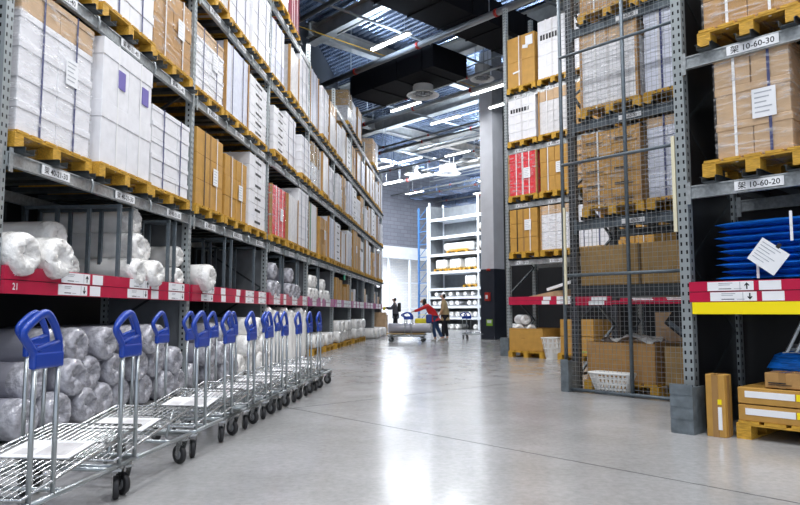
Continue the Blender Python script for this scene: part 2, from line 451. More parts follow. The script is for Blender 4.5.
def placard(beam, x, text, w=.34, h=.075, clip=None, detail=True):
    b = MB(); b.box(-w/2, w/2, -.028, -.0225, -h/2, h/2, 0)
    if detail: put_text(b, text, 0, -.0285, -.004, h*.86, 1)
    else:
        for i in range(4): b.box(-w*.4+i*w*.2, -w*.26+i*w*.2, -.0288, -.028, -h*.25, h*.25, 1)
    b.obj('location_placard', ['paper', 'black'], beam, (x, 0, 0))
    if clip is not None:
        b = MB(); b.tube([(0, -.03, -.06), (0, -.045, 0), (0, -.03, .06), (.0, .0, .075)], .012, 6); b.obj('beam_clip', ['steel'], beam, (clip, 0, 0))
def supports(rack, x, w, z, depth):
    def mk():
        b = MB()
        for dx in (-w/2+.07, 0, w/2-.07):
            for s in (-1, 1): b.box(dx+s*.055-.003, dx+s*.055+.003, -.10, depth, 0, .05)
            b.box(dx-.055, dx+.055, -.10, depth, 0, .004)
            for s in (-1, 1): b.box(dx+s*.055-(.02 if s < 0 else 0), dx+s*.055+(.02 if s > 0 else 0), -.10, depth, .046, .05)
        return b.mesh('pallet_support', ['darksteel'])
    ob('pallet_support', cached(('sup', round(w, 2), round(depth, 2)), mk), rack, (x, 0, z))
def arrow(b, x, z, s, up, mi, y):
    d = 1 if up else -1
    b.add([(x-.10*s, y, z-.5*s*d), (x+.10*s, y, z-.5*s*d), (x+.10*s, y, z+.1*s*d), (x+.34*s, y, z-.06*s*d), (x+.34*s, y, z+.12*s*d), (x, y, z+.5*s*d), (x-.34*s, y, z+.12*s*d), (x-.34*s, y, z-.06*s*d), (x-.10*s, y, z+.1*s*d)],
          [(0, 1, 2, 8) if up else (8, 2, 1, 0), (7, 2, 3, 4, 5, 6) if False else (8, 2, 3, 4, 5, 6, 7)], mi)
def price_rail(rack, x0, x1, z0, z1, mat, seed, panels=None, nums=None):
    b = MB(); zm = (z0+z1)/2; r = random.Random(seed)
    b.box(x0, x1, -.035, -.005, z0, zm-.003, 0); b.box(x0, x1, -.035, -.005, zm+.003, z1, 0); b.box(x0, x1, -.02, -.005, zm-.003, zm+.003, 3)
    hh = (z1-z0)/2*.86
    P = panels
    if P is None:
        P = []; x = x0+.35
        while x < x1-.5:
            w = r.choice((.42, .42, .18)); P.append((x, x+w, w > .3)); x += w+r.choice((.02, .28, .5))
    for (a, c, arr) in P:
        for up, zc in ((1, (zm+z1)/2), (0, (z0+zm)/2)):
            o = 0 if up else r.choice((0, 0, .02, -.04))
            b.box(a+o, c+o, -.039, -.035, zc-hh/2, zc+hh/2, 1)
            if arr:
                b.box(c+o-.105, c+o-.10, -.0395, -.039, zc-hh*.45, zc+hh*.45, 4)
                arrow(b, c+o-.05, zc, hh*.72, up, 2, -.040)
                for i in range(2): b.box(a+o+.09, a+o+.20-.02*i, -.0395, -.039, zc+hh*.28-i*.014, zc+hh*.28-i*.014+.006, 4)
                b.box(a+o+.09, a+o+.19, -.0395, -.039, zc-hh*.34, zc-hh*.26, 2); b.box(a+o+.21, a+o+.27, -.0395, -.039, zc-hh*.34, zc-hh*.28, 4)
    if nums:
        put_text(b, nums[0], x0+.13, -.0375, (zm+z1)/2, hh*.8, 1); put_text(b, nums[1], x0+.13, -.0375, (z0+zm)/2, hh*.8, 1)
    return b.obj('price_rail', [mat, 'paper', 'black', 'darksteel', 'grey'], rack)

# ------------------------------------------------------------------ left rack
XS = [4.78, 8.4, 11.9, 15.2, 18.4, 21.4, 24.4, 27.3, 30.0]
XS0 = [1.2] + XS
DL = 1.15
LV = [2.25, 3.85, 5.32, 6.85]
LRO = PL(0, 0)
rackL, bmL = make_rack('long grey pallet rack lining the left side of the aisle', LRO, RZL, XS0, LV, DL, 7.35)
for (k, li), bo in bmL.items():
    if k == 4 and li == 3:
        bx, bz = bo.location.x, bo.location.z
        for c in [c for c in rackL.children if c.name.startswith('beam') and abs(c.location.x-bx) < .01 and abs(c.location.z-bz) < .01]: bpy.data.objects.remove(c)
        continue
    if k == 0: continue
    L = XS0[k+1]-XS0[k]
    for s in range(3):
        n = 22-k
        placard(bo, (-L/2+(s+.5)*L/3)+.05, '架 40-%02d-%d0' % (n, li+3), clip=(-L/2+(s+1)*L/3) if s < 2 else None, detail=(k < 5), w=.40, h=.08)
# shelf level, price rails, side panels
for k in range(len(XS0)-1):
    x0, x1 = XS0[k]+.045, XS0[k+1]-.045
    b = MB(); b.box(x0, x1, .0, DL, 1.235, 1.275, 0)
    for i in range(8): b.box(x0, x1, .02+i*.14, .05+i*.14, 1.20, 1.235, 0)
    b.obj('shelf_deck', ['darksteel'], rackL)
    P = None; nums = None
    if k == 1:
        z = XS[0]
        P = [(z+.78, z+1.23, True), (z+1.28, z+1.46, False), (z+2.0, z+2.45, True), (z+2.5, z+2.68, False), (z+2.95, z+3.4, True)]
        nums = ('40', '21')
    if k > 0: price_rail(rackL, x0, x1, 1.145, 1.36, 'railred' if k < 4 else 'railpink', 10+k, P, nums)
for k, x in enumerate(XS):
    if k == 0: continue
    b = MB(); b.box(-.012, .012, .09, DL-.09, 0, 2.13); b.obj('side_panel', ['panel'], rackL, (x, 0, 0))
# upright tops stand tall with end plates
# dividers: dark frames with vertical bars above the price rail
def divider(rack, x, n=3):
    def mk():
        b = MB()
        for y in (.02, .35, .7, 1.05): b.bar((0, y, 1.275), (0, y, 2.12), .035, .035)
        b.bar((0, .0, 2.1), (0, 1.07, 2.1), .035, .035); b.bar((0, 0, 1.29), (0, 1.07, 1.29), .035, .03)
        return b.mesh('divider_frame', ['bluesteel'])
    ob('divider_frame', cached('divf', mk), rack, (x, 0, 0))
for x in (6.62, 6.86, 7.80, 7.98, 9.75, 10.05, 11.2, 12.9, 13.1, 14.2, 14.35, 16.3, 16.5, 22.9, 23.9, 25.5, 26.4, 28.2): divider(rackL, x)
# back fence of thin bars inside the near bays
b = MB()
for i in range(26): b.bar((4.95+i*.27, 1.05, 1.275), (4.95+i*.27, 1.05, 2.1), .02, .02)
b.obj('rear_grille', ['darksteel'], rackL)

LOAD = {  # level -> list of styles in order, None = empty
 0: 'WB WP WG  B B2 WS  R P WG  GE B PL  WS P W  B2 B WPR  P WG B  PL P WG'.split(),
 1: 'W W BW  WB PL WS  WS W WG  G P W  WG B WT  WS W B2  W P WS  P PL W'.split(),
 2: 'W W W  P W W  WT P W  PL WG PB  W P WS  B P WT  P W PB  W P W'.split(),
 3: ['', '', '', '', '', '', 'W', 'DR', '', '', '', '', '', '', 'G', 'W', 'PB', '', '', '', 'TN', 'W', '', ''],
}
LEVN = ['lowest pallet level', 'second pallet level', 'third pallet level', 'top level']
HMAX = [1.23, 1.10, 1.18, 1.15]
for li in range(4):
    for i, st in enumerate(LOAD[li]):
        if not st: continue
        k, s = divmod(i, 3)
        L = XS[k+1]-XS[k]-.10
        x = XS[k]+.05+(s+.5)*L/3
        w = round((L/3-.10)*20)/20
        r = random.Random(i*7+li)
        h = HMAX[li]*(1 if i < 2 and li == 0 else r.choice((.76, .84, .9, .95, 1.0)))
        if i > 2: w -= r.choice((0, .05, .1))
        if st == 'G': h = 1.0
        if li == 2 and k == 3: h = 1.35-.08*s
        h = round(h*20)/20
        desc = ST[st][0]
        lab = '%s, %s from near end, %s, left rack' % (desc, ORD[i], LEVN[li])
        z = LV[li]
        supports(rackL, x, w, z, DL+.02)
        make_load(st, w, 1.0, h, PL(x+r.uniform(-.03, .03), -.05+r.uniform(-.04, .05), z+.05), RZL+r.uniform(-.025, .025), lab, 'pallet loads on the left rack', pw=min(w+.06, L/3-.04), pd=1.15)

# ------------------------------------------------------------------ rolls
def roll_mesh(r, L, mat, seed, tail=True):
    """roll lying along +y, front end (crumpled film) at y=0"""
    key = ('roll', round(r, 3), round(L, 2), mat, seed)
    def mk():
        b = MB(); n = 36; vs = []; fs = []
        rings = [(.0, .05), (.14, .03), (.28, .018), (.42, .006), (.56, .0), (.70, .0), (.82, .008), (.91, .022), (.97, .045), (1.0, .075), (1.01, .11), (1.0, .15)]
        nf = len(rings)-1
        rings += [(.99 if i % 2 else 1.0, .2+(L-.26)*i/7) for i in range(8)] + [(.9, L), (.0, L+.0)]
        for i, (f, y) in enumerate(rings):
            for j in range(n):
                t = 2*pi*j/n
                q = Vector((cos(t)*f, sin(t)*f, seed*3.3+y*4))
                ridge = 1-2*abs(noise.noise(q*4.3)); fine = noise.noise(q*7.)
                rr = r*(f + ((.035*ridge-.012)*min(1, f*1.5) if i <= nf else .012*noise.noise(Vector((cos(t), sin(t), y*2+seed)))))
                yy = y + ((.022*ridge-.01+.014*fine) if i < nf else 0)
                vs.append((rr*cos(t), yy, rr*sin(t)*.97))
        for i in range(len(rings)-1):
            for j in range(n): fs.append((i*n+j, i*n+(j+1) % n, (i+1)*n+(j+1) % n, (i+1)*n+j))
        k = nf*n
        b.add(vs, fs[:k], 1, True); o = len(b.f)
        for f in fs[k:]: b.f.append(list(f)); b.m.append(0); b.sm.append(True)
        return b.mesh('wrapped_roll', ['roll_'+mat, 'crumple_'+mat])
    return cached(key, mk)
def roll(x, z, r, L, mat, label, group, y=-.08, yaw=0., pos=None, rz=None, sticker=False):
    o = ob('wrapped_roll', roll_mesh(r, L, mat, random.randint(0, 5)), None, pos or PL(x, y, z), (rz if rz is not None else RZL)+yaw)
    tag(o, label, 'wrapped roll', group)
    if sticker:
        b = MB(); b.box(-.07, .07, .3, .48, r*.93, r*.95, 0, Matrix.Rotation(radians(55), 4, 'Y')); b.obj('paper_label', ['paper'], o)
    return o
def roll_stack(x0, n, rows, r, z0, mat, bay, level, L=1.15, y=-.06, stagger=True, skip=(), pitch=.42):
    for k in range(rows):
        m = n-(k if stagger else 0)
        for i in range(m):
            if (k, i) in skip: continue
            x = x0+(i+.5)*pitch+(k*pitch/2 if stagger else 0)
            z = z0+r*.98+k*sqrt(max(.01, 4*r*r-pitch*pitch/4))*.98
            row = ['bottom', 'second', 'third', 'fourth'][k]
            roll(x, z, r*random.uniform(.97, 1.0), L, mat, '%s wrapped roll, %s along the %s row, %s, %s bay' % (mat, ORD[i], row, level, ORD[bay]),
                 '%s rolls, %s, %s bay' % (mat, level, ORD[bay]), y=y+random.uniform(-.14, .08), yaw=random.uniform(-.05, .05), sticker=(mat == 'grey' and (i+k) % 3 == 0))
# bay 1: floor stack of grey rolls, white rolls on the shelf
roll_stack(4.80, 8, 3, .172, .0, 'grey', 0, 'floor stack', L=1.1)
for i, (x, y) in enumerate([(5.02, -.1), (5.45, -.12)]):
    roll(x, 1.275+.185, .185, 1.1, 'white', 'big white film-wrapped roll on the near shelf, %s from the aisle end' % ORD[i], 'white rolls on near shelf', y=y)
for i, (x, z, y) in enumerate([(6.98, .16, -.06), (7.31, .16, -.12), (7.08, .45, .0), (7.4, .44, .10), (7.12, .74, .08)]):
    roll(x, 1.275+z, .158, 1.05, 'white', 'white roll between the two near dividers, %s counting up from bottom' % ORD[i], 'white rolls between dividers', y=y)
for i, (x, z, y) in enumerate([(5.9, .16, .25), (6.25, .16, .28), (6.05, .44, .3)]):
    roll(x, 1.275+z, .158, .8, 'white', 'white roll set back on the near shelf behind bars, %s of three' % ORD[i], 'white rolls set back on shelf', y=y)
for i, (x, z, y) in enumerate([(8.1, .15, -.02), (8.22, .43, .04)]):
    roll(x, 1.275+z, .14, 1.0, 'white', 'small white roll beside the second upright, %s one' % ('lower', 'upper')[i], 'small white rolls', y=y)
for i, (x, z) in enumerate([(7.6+.05, .15), (7.66, .44), (7.64, .72)]):
    roll(x, 1.275+z, .145, .9, 'white', 'white roll behind the right divider of first bay, %s from bottom' % ORD[i], 'white rolls behind divider', y=.1+.12*i)
roll(8.82, 1.275+.19, .19, 1.2, 'white', 'single big white roll lying on the shelf of second bay', 'shelf rolls', y=-.16)
# bay 2 floor
roll_stack(8.5, 4, 3, .17, .0, 'grey', 1, 'floor stack', L=1.1)
roll_stack(10.1, 4, 3, .18, .0, 'white', 1, 'floor stack', L=1.1)
# bay 3: shelf of grey rolls, floor tall standing white rolls
for i, (x, z) in enumerate([(12.2, .17), (12.55, .17), (12.3, .5), (13.5, .17), (13.85, .17), (13.55, .48), (14.15, .16)]):
    roll(x, 1.275+z, .165, 1.1, 'grey', 'grey roll on the third bay shelf, %s in line' % ORD[i], 'grey rolls on third shelf', y=-.06)
def standing(x, y, r, h, lab, grp, z=0.):
    o = ob('standing_roll', roll_mesh(r, h, 'white', random.randint(0, 5)), None, PL(x, y, z+h), rot=(-pi/2, 0, RZL))
    tag(o, lab, 'wrapped roll', grp)
for i in range(8):
    standing(12.12+i*.41, .12+.02*(i % 2), .17, 1.1-.05*(i % 3), 'tall white roll standing on end, third bay floor, %s from near end' % ORD[i], 'standing white rolls')
for i, (x, z) in enumerate([(15.4, .16), (15.75, .16), (16.1, .16), (15.55, .46), (15.9, .46), (16.7, .15), (17.1, .15), (17.5, .15), (16.9, .42)]):
    roll(x, 1.275+z, .155, 1.1, 'white', 'white roll on the fourth bay shelf, %s in line' % ORD[i], 'white rolls on fourth shelf', y=-.05)
def floor_pallet(x, y, w=1.1, lab='', z=0):
    t = tag(ob('wooden_pallet', pallet_mesh(w, 1.0), None, PL(x, y, z), RZL), lab, 'pallet', 'floor pallets under the left rack')
PB = [(15.95, 3), (17.4, 3), (18.95, 4), (20.35, 4), (22.0, 3), (23.4, 3)]
for q, (x, c) in enumerate(PB):
    floor_pallet(x, -.12, 1.15, 'yellow wooden pallet on the floor under rolls, %s from near end' % ORD[q])
    for k in range(2 if q > 1 else 1):
        for i in range(3-k):
            roll(x-.36+.36*i+k*.18, .15+.165+k*.29, .17, 1.1, 'white', 'white roll stacked on %s floor pallet, %s along in %s row' % (ORD[q], ORD[i], ('lower', 'upper')[k]), 'white rolls on floor pallets', y=-.1-.08*random.random())
for i, x in enumerate([25.0, 25.5, 26.0, 26.5, 27.7, 28.2, 28.7]):
    roll(x, .2, .19, 1.1, 'white', 'white floor roll near the far end of left rack, %s one' % ORD[i], 'far floor rolls', y=-.3-.1*(i % 2))
# carton stacks on the shelf in fifth and far bays
def carton_thing(loc, rz, w, d, h, mat, label, group=None, lid=0, name='carton_box', print_=0, open_=False):
    o = ob(name, carton_mesh(w, d, h, mat, lid, 0, 1, print_), None, loc, rz); tag(o, label, 'carton', group); return o
for i, (x, z, h) in enumerate([(19.0, 0, .72), (19.6, 0, .68), (20.3, 0, .5), (20.9, 0, .6)]):
    carton_thing(PL(x, .0, 1.275+z), RZL, .5, .6, h, 'gold', 'upright brown carton on fifth bay shelf, %s from near end' % ORD[i], 'cartons on fifth shelf')
for i, x in enumerate([22.0, 22.5, 25.0, 25.7, 27.8, 28.6, 29.2]):
    carton_thing(PL(x, .05, 1.275), RZL, .42, .5, .4+.1*(i % 3), 'white' if i % 2 else 'tan', 'small carton on a far left rack shelf, %s along' % ORD[i], 'small far cartons')
for i, (x, h) in enumerate([(29.1, 1.0), (29.6, .9)]):
    carton_thing(PL(x, -.3, 0), RZL, .45, .5, h, 'tan', 'tall tan carton at the far end of left rack, %s one' % ORD[i], 'end cartons')
b = MB(); b.box(-.12, .12, -.01, .01, 0, .14, 0); b.obj('green_tag', ['teal'], rackL, (19.9, -.05, 2.25-.28))

# ------------------------------------------------------------------ trolleys
def caster(parent, x, y, yaw):
    b = MB()
    b.lathe([(.0, .19), (.032, .19), (.034, .165), (.02, .16), (0, .16)], 12, 0)
    for s in (-1, 1): b.add([(-.03, s*.022, .165), (.03, s*.022, .165), (.045, s*.022, .06), (.02, s*.022, .045)], [(0, 1, 2, 3), (3, 2, 1, 0)], 0)
    b.box(-.035, .035, -.024, .024, .155, .168, 0)
    f = b.obj('caster', ['chrome'], parent, (x, y, 0), yaw)
    R4 = Matrix.Translation((.03, 0, .0615)) @ Matrix.Rotation(pi/2, 4, 'X')
    w = MB(); w.lathe([(.03, -.014), (.058, -.015), (.0615, -.008), (.0615, .008), (.058, .015), (.03, .014)], 22, 0, R4)
    w.lathe([(0, -.016), (.036, -.014), (.036, .014), (0, .016)], 14, 1, R4); w.obj('wheel', ['rubber', 'greyrubber'], f)
def make_cart(label, tilt=.13, hx=0, sign=True):
    t = thing('flatbed_trolley', label, 'trolley')
    L, W = .98, .55
    b = MB(); z = .185
    b.tube([(0, 0, z), (L, 0, z), (L, W, z), (0, W, z)], .015, 8, True)
    for x in (.3, .7): b.tube([(x, 0, z), (x, W, z)], .011, 6)
    b.obj('base_frame', ['post'], t)
    b = MB(); z0 = .225
    f = lambda x: z0+tilt*x/L
    n = 15
    for i in range(n): 
        y = .012+(W-.024)*i/(n-1); b.tube([(-.02, y, f(-.02)), (L*1.05, y, f(L*1.05))], .0030, 5)
    for i in range(5):
        x = .03+i*.235; b.tube([(x, 0, f(x)-.008), (x, W, f(x)-.008)], .005, 5)
    b.tube([(-.02, 0, f(0)-.003), (L*1.05, 0, f(L*1.05)-.003), (L*1.05, W, f(L*1.05)-.003), (-.02, W, f(0)-.003)], .008, 6, True)
    b.obj('wire_deck', ['chrome'], t)
    if tilt > .05:
        sm = MB().tube([(L*.85, 0, .185), (L*.95, 0, f(L*.95))], .009, 6).mesh('deck_stay', ['post'])
        for y in (.1, W-.1): ob('deck_stay', sm, t, (0, y, 0))
    if sign:
        b = MB(); T4 = Matrix.Translation((.58, 0, f(.58)+.005)) @ Matrix.Rotation(-math.atan(tilt/L), 4, 'Y'); b.box(-.13, .13, .08, W-.10, 0, .005, 0, T4); b.box(-.09, .09, .12, .28, .005, .0065, 1, T4); b.box(-.09, .0, .32, .40, .005, .0065, 1, T4)
        o = b.obj('notice_plate', ['paper', 'pale'], t)
    # handles, one on each long side
    for y in (0, W):
        b = MB()
        for x in (.035, .205): b.tube([(x, y, .185), (x, y, .80)], .0115, 10)
        h = b.obj('handle_post', ['post'], t, (hx, 0, 0))
        g = MB()
        g.box(.014, .228, y-.016, y+.016, .755, .828, 0, bev=.01)
        P = [Vector(p) for p in [(.034, y, .80), (.024, y, .830), (-.022, y, .872), (-.050, y, .900), (-.046, y, .924), (.020, y, .968), (.070, y, .992), (.104, y, .997), (.136, y, .980), (.180, y, .925), (.208, y, .870), (.214, y, .80)]]
        Q = []
        for i in range(len(P)-1): Q += [P[i].lerp(P[i+1], .25), P[i].lerp(P[i+1], .75)]
        g.tube([P[0]]+Q+[P[-1]], .0190, 10, flat=.8)
        g.add([(.02, y-.013, .81), (.22, y-.013, .81), (.215, y-.013, .868), (.05, y-.013, .834), (.02, y+.013, .81), (.22, y+.013, .81), (.215, y+.013, .868), (.05, y+.013, .834)], [(0, 1, 2, 3), (7, 6, 5, 4), (3, 2, 6, 7)], 0)
        g.tube([(.03, y, .836), (.213, y, .870)], .014, 8)
        g.obj('grip', ['blue'], h)
    for (x, y, a) in ((.05, .02, .5), (.05, W-.02, .9), (L-.07, .02, 1.0), (L-.07, W-.02, .4)): caster(t, x, y, a)
    return t
CX = [2.72, 3.48, 4.52, 5.08, 5.66, 6.2, 6.78, 7.38, 7.95, 8.5]
cart0 = None
for i, cx in enumerate(CX):
    lab = 'blue-handled wire trolley nested in the row, %s from the camera' % ORD[i]
    if i == 0: c = cart0 = make_cart(lab)
    else: c = copy_tree(cart0); c['label'] = lab
    c.location = PL(cx, -1.68, 0); c.rotation_euler = (0, 0, RZL)
    c['group'] = 'row of nested trolleys'
    bpy.context.view_layer.update()

# ------------------------------------------------------------------ right-hand racks (rows oblique to the aisle)
FO = (2.50, 15.54); MO = (2.28, 8.80); NO = (2.45, 5.75)
LVR = [2.18, 3.49, 4.78, 6.06]
def guard(x, y, o, label, w=.26, h=.40):
    b = MB(); b.box(-w/2, w/2, -.03, 0, 0, h, 0); b.box(-w/2, -w/2+.012, 0, .2, 0, h, 0); b.box(w/2-.012, w/2, 0, .2, 0, h, 0)
    for i in range(4):
        b.box(-w/2-.001, w/2+.001, -.034, -.03, .02+i*.1, .105+i*.1, 0)
    tag(b.obj('upright_guard', ['guard'], None, PR(o, x, y), RZR), label, 'rack guard')
# far oblique rack F
rackF, bF = make_rack('tall oblique pallet rack between the column and the mesh fence', (*FO, 0), RZR, [0, 2.7, 5.4], LVR, 1.1, 8.3, steel='steel', bracemat='darksteel')
for (k, li), bo in bF.items():
    for s in range(3): placard(bo, -.9+.9*s, '架 10-5%d-%d0' % (k+6, li+2), w=.32, h=.07, detail=(k == 0))
for k in range(2):
    price_rail(rackF, 2.7*k+.045, 2.7*k+2.655, 1.17, 1.35, 'railred', 40+k, [(2.7*k+1.0, 2.7*k+1.2, False), (2.7*k+1.35, 2.7*k+1.75, True)] if k == 0 else None)
    MB().box(2.7*k+.045, 2.7*k+2.655, 0, 1.1, 1.23, 1.26).obj('shelf_deck', ['darksteel'], rackF)
guard(0.0, -.12, FO, 'small grey metal guard at the foot of the rack by the column', .24, .42)
FL = {3: ['BT', 'WPR', 'WS', 'W'], 2: ['WPR', 'PB', 'BT', 'P'], 1: ['R', 'B2', 'BD', 'B'], 0: ['B', 'WD', 'W', 'B2']}
FH = {3: [1.2, 1.35, 1.2, 1.2], 2: [1.0, 1.0, 1.0, 1.0], 1: [.98, .98, 1., 1.], 0: [.98, .98, .9, .9]}
for li, row in FL.items():
    for i, st in enumerate(row):
        k, s = divmod(i, 3)
        x = .06+.43+s*.87+2.7*k
        supports(rackF, x, .78, LVR[li], 1.12)
        make_load(st, .78, 1.0, FH[li][i], PR(FO, x, -.04, LVR[li]+.05), RZR, '%s, %s from left, %s of the far oblique rack' % (ST[st][0], ORD[i], LEVN[li]), 'loads on the far oblique rack', pw=.82, pd=1.1)
# shelf and floor goods of rack F
def open_box(loc, rz, w, d, h, mat, label, group=None, flap=.12, name='open_carton'):
    b = MB(); th = .012; hw = w/2
    b.box(-hw, hw, 0, d, 0, th); b.box(-hw, hw, 0, th, 0, h); b.box(-hw, hw, d-th, d, 0, h); b.box(-hw, -hw+th, 0, d, 0, h); b.box(hw-th, hw, 0, d, 0, h)
    b.box(-hw*.9, hw*.9, -.001, 0, h*.93, h*.945, 1); b.box(-hw*.25, -hw*.05, -.002, 0, h*.55, h*.58, 1)
    return tag(b.obj(name, [mat, 'tape'], None, loc, rz), label, 'carton', group)
tag(ob('wooden_pallet', pallet_mesh(.95, 1.0), None, PR(FO, .62, -.2), RZR), 'wooden pallet under the big open brown carton by the column', 'pallet')
open_box(PR(FO, .62, -.18, PH), RZR, .92, .9, .50, 'gold', 'big open brown carton on a floor pallet by the column')
tag(ob('wooden_pallet', pallet_mesh(1.1, 1.0), None, PR(FO, 2.0, -.2), RZR), 'wooden pallet under two stacked orange-brown cartons', 'pallet')
for i in range(2): carton_thing(PR(FO, 1.9, -.16, PH+.36*i), RZR, .80, .8, .35, 'gold', ('lower', 'upper')[i]+' of two stacked brown cartons left of the mesh fence', 'two stacked brown cartons')
def basket(loc, rz, w, d, h, label):
    b = MB(); n = 9; tp = .07
    for k in range(5):
        z = h*k/4; e = tp*(1-k/4); b.tube([(-w/2+e, e, z), (w/2-e, e, z), (w/2-e, d-e, z), (-w/2+e, d-e, z)], .008 if k < 4 else .016, 6, True)
    for i in range(n+1):
        x = -w/2+w*i/n; xb = x*(1-2*tp/w)
        b.bar((xb, tp, 0), (x, 0, h), .016, .006); b.bar((xb, d-tp, 0), (x, d, h), .016, .006)
    for i in range(1, 6):
        y = d*i/6; yb = tp+(d-2*tp)*i/6
        b.bar((-w/2+tp, yb, 0), (-w/2, y, h), .006, .02); b.bar((w/2-tp, yb, 0), (w/2, y, h), .006, .02)
    b.box(-w/2+tp, w/2-tp, tp, d-tp, 0, .01)
    tag(b.obj('plastic_basket', ['lampwhite'], None, loc, rz), label, 'basket')
basket(PR(FO, 1.27, -.30), RZR, .30, .40, .45, 'upright white perforated basket between the brown cartons by the column')
# crumpled white bundles and odd pieces on rack F
for i, (x, y, z, r) in enumerate([(.35, .25, .66, .13), (.62, .35, .66, .12), (.5, .3, .88, .12)]):
    roll(0, 0, r, .7, 'white', 'small white bundle lying in the brown carton by the column, %s one' % ORD[i], 'white bundles in carton', pos=PR(FO, x-.1, y-.15, z-.05), rz=RZR+.9)
b = MB(); b.box(-.35, .35, -.012, .012, -.25, .25, 0); b.box(-.32, .32, -.016, -.012, -.22, .22, 1); b.bar((-.3, -.02, .2), (.3, -.02, -.2), .04, .01, 2)
o = ob('framed_board', b.mesh('framed_board', ['darksteel', 'black', 'paper']), None, PR(FO, 1.95, .0, PH+.72+.36), rot=(0, radians(-40), RZR)); tag(o, 'black framed board tilted on top of the stacked brown cartons', 'board')
b = MB()
b.add([(-.55, 0, 0), (.25, -.05, 0), (.45, .45, 0), (-.35, .5, 0), (-.5, 0, .10), (.2, -.05, .20), (.4, .4, .26), (-.3, .5, .12)], [(0, 3, 2, 1), (4, 5, 6, 7), (0, 1, 5, 4), (1, 2, 6, 5), (2, 3, 7, 6), (3, 0, 4, 7)])
tag(b.obj('folded_card_wrap', ['tan'], None, PR(FO, 1.0, .12, 1.26), RZR), 'crumpled folded cardboard wrap on the far oblique rack shelf', 'packaging')
b = MB(); b.box(-.4, .4, -.04, .04, -.03, .03, 0); o = ob('silver_strip', b.mesh('silver_strip', ['paper']), None, PR(FO, 1.35, .2, 1.60), rot=(0, radians(-14), RZR)); tag(o, 'white padded strip leaning over the cardboard wrap on shelf', 'packaging')
carton_thing(PR(FO, 1.98, .05, 1.26), RZR, .6, .5, .22, 'gold', 'low yellow-brown carton on the far oblique rack shelf')
carton_thing(PR(FO, 2.2, .3, 1.48), RZR, .35, .35, .45, 'tan', 'small pale upright carton standing on the low yellow-brown carton')
carton_thing(PR(FO, 1.3, .3, .66), RZR, .5, .5, .42, 'dull', 'dim brown carton deep on floor level of far oblique rack') if False else None

# mesh fence rack M
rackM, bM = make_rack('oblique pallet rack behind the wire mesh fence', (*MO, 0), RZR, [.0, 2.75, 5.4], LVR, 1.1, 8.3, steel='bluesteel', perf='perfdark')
for (k, li), bo in bM.items():
    for s in (0, 1): 
        if k == 0: placard(bo, -.5+1.0*s, '10-60-%d0' % (li+2), w=.3, h=.06)
MB().box(.045, 2.7, 0, 1.1, 1.20, 1.34).obj('shelf_deck', ['darksteel'], rackM)
price_rail(rackM, .045, .55, 1.09, 1.20, 'railred', 50, [(.28, .50, False)])
price_rail(rackM, .56, 2.7, 1.10, 1.145, 'railred', 50, [])
ML = {2: ['BW', 'WG', 'B'], 1: ['WD', 'WT', 'P'], 0: ['BD', 'LB', 'W']}
MH = {2: [.9, 1.0, 1.], 1: [1.0, 1.05, 1.], 0: [.95, .98, .9]}
for li, row in ML.items():
    for i, st in enumerate(row):
        x = .58+.89*i
        supports(rackM, x, .80, LVR[li], 1.12)
        make_load(st, .80, 1.0, MH[li][i], PR(MO, x, .0, LVR[li]+.05), RZR, '%s behind the mesh fence, %s, %s from left' % (ST[st][0], LEVN[li], ORD[i]), 'loads behind the mesh fence', pw=.86, pd=1.05)
make_load('BW', .80, 1.0, .9, PR(MO, .52, 0, LVR[3]+.05), RZR, 'filmed brown cartons high behind the mesh fence, uppermost level, left', 'loads behind the mesh fence', pw=.86, pd=1.05)
make_load('W', .80, 1.0, .9, PR(MO, 1.41, 0, LVR[3]+.05), RZR, 'white lidded cartons high behind the mesh fence, uppermost level, middle', 'loads behind the mesh fence', pw=.86, pd=1.05)
for i, (x, w) in enumerate([(.50, .80), (1.34, .80), (2.2, .8)]):
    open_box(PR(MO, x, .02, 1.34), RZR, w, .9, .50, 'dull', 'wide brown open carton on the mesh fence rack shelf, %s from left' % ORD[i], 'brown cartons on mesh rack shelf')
tag(ob('wooden_pallet', pallet_mesh(1.0, 1.0), None, PR(MO, .62, .0), RZR), 'wooden pallet under the big brown carton behind the mesh fence', 'pallet')
tag(ob('wooden_pallet', pallet_mesh(1.0, 1.0), None, PR(MO, 1.75, .0), RZR), 'wooden pallet under the second brown carton behind the fence', 'pallet')
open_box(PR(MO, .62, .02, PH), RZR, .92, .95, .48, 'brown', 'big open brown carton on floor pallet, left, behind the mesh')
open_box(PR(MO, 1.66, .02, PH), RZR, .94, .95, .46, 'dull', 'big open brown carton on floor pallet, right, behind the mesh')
basket(PR(MO, .60, -.24), RZR, .52, .20, .26, 'low white plastic basket on the floor just inside the mesh fence')
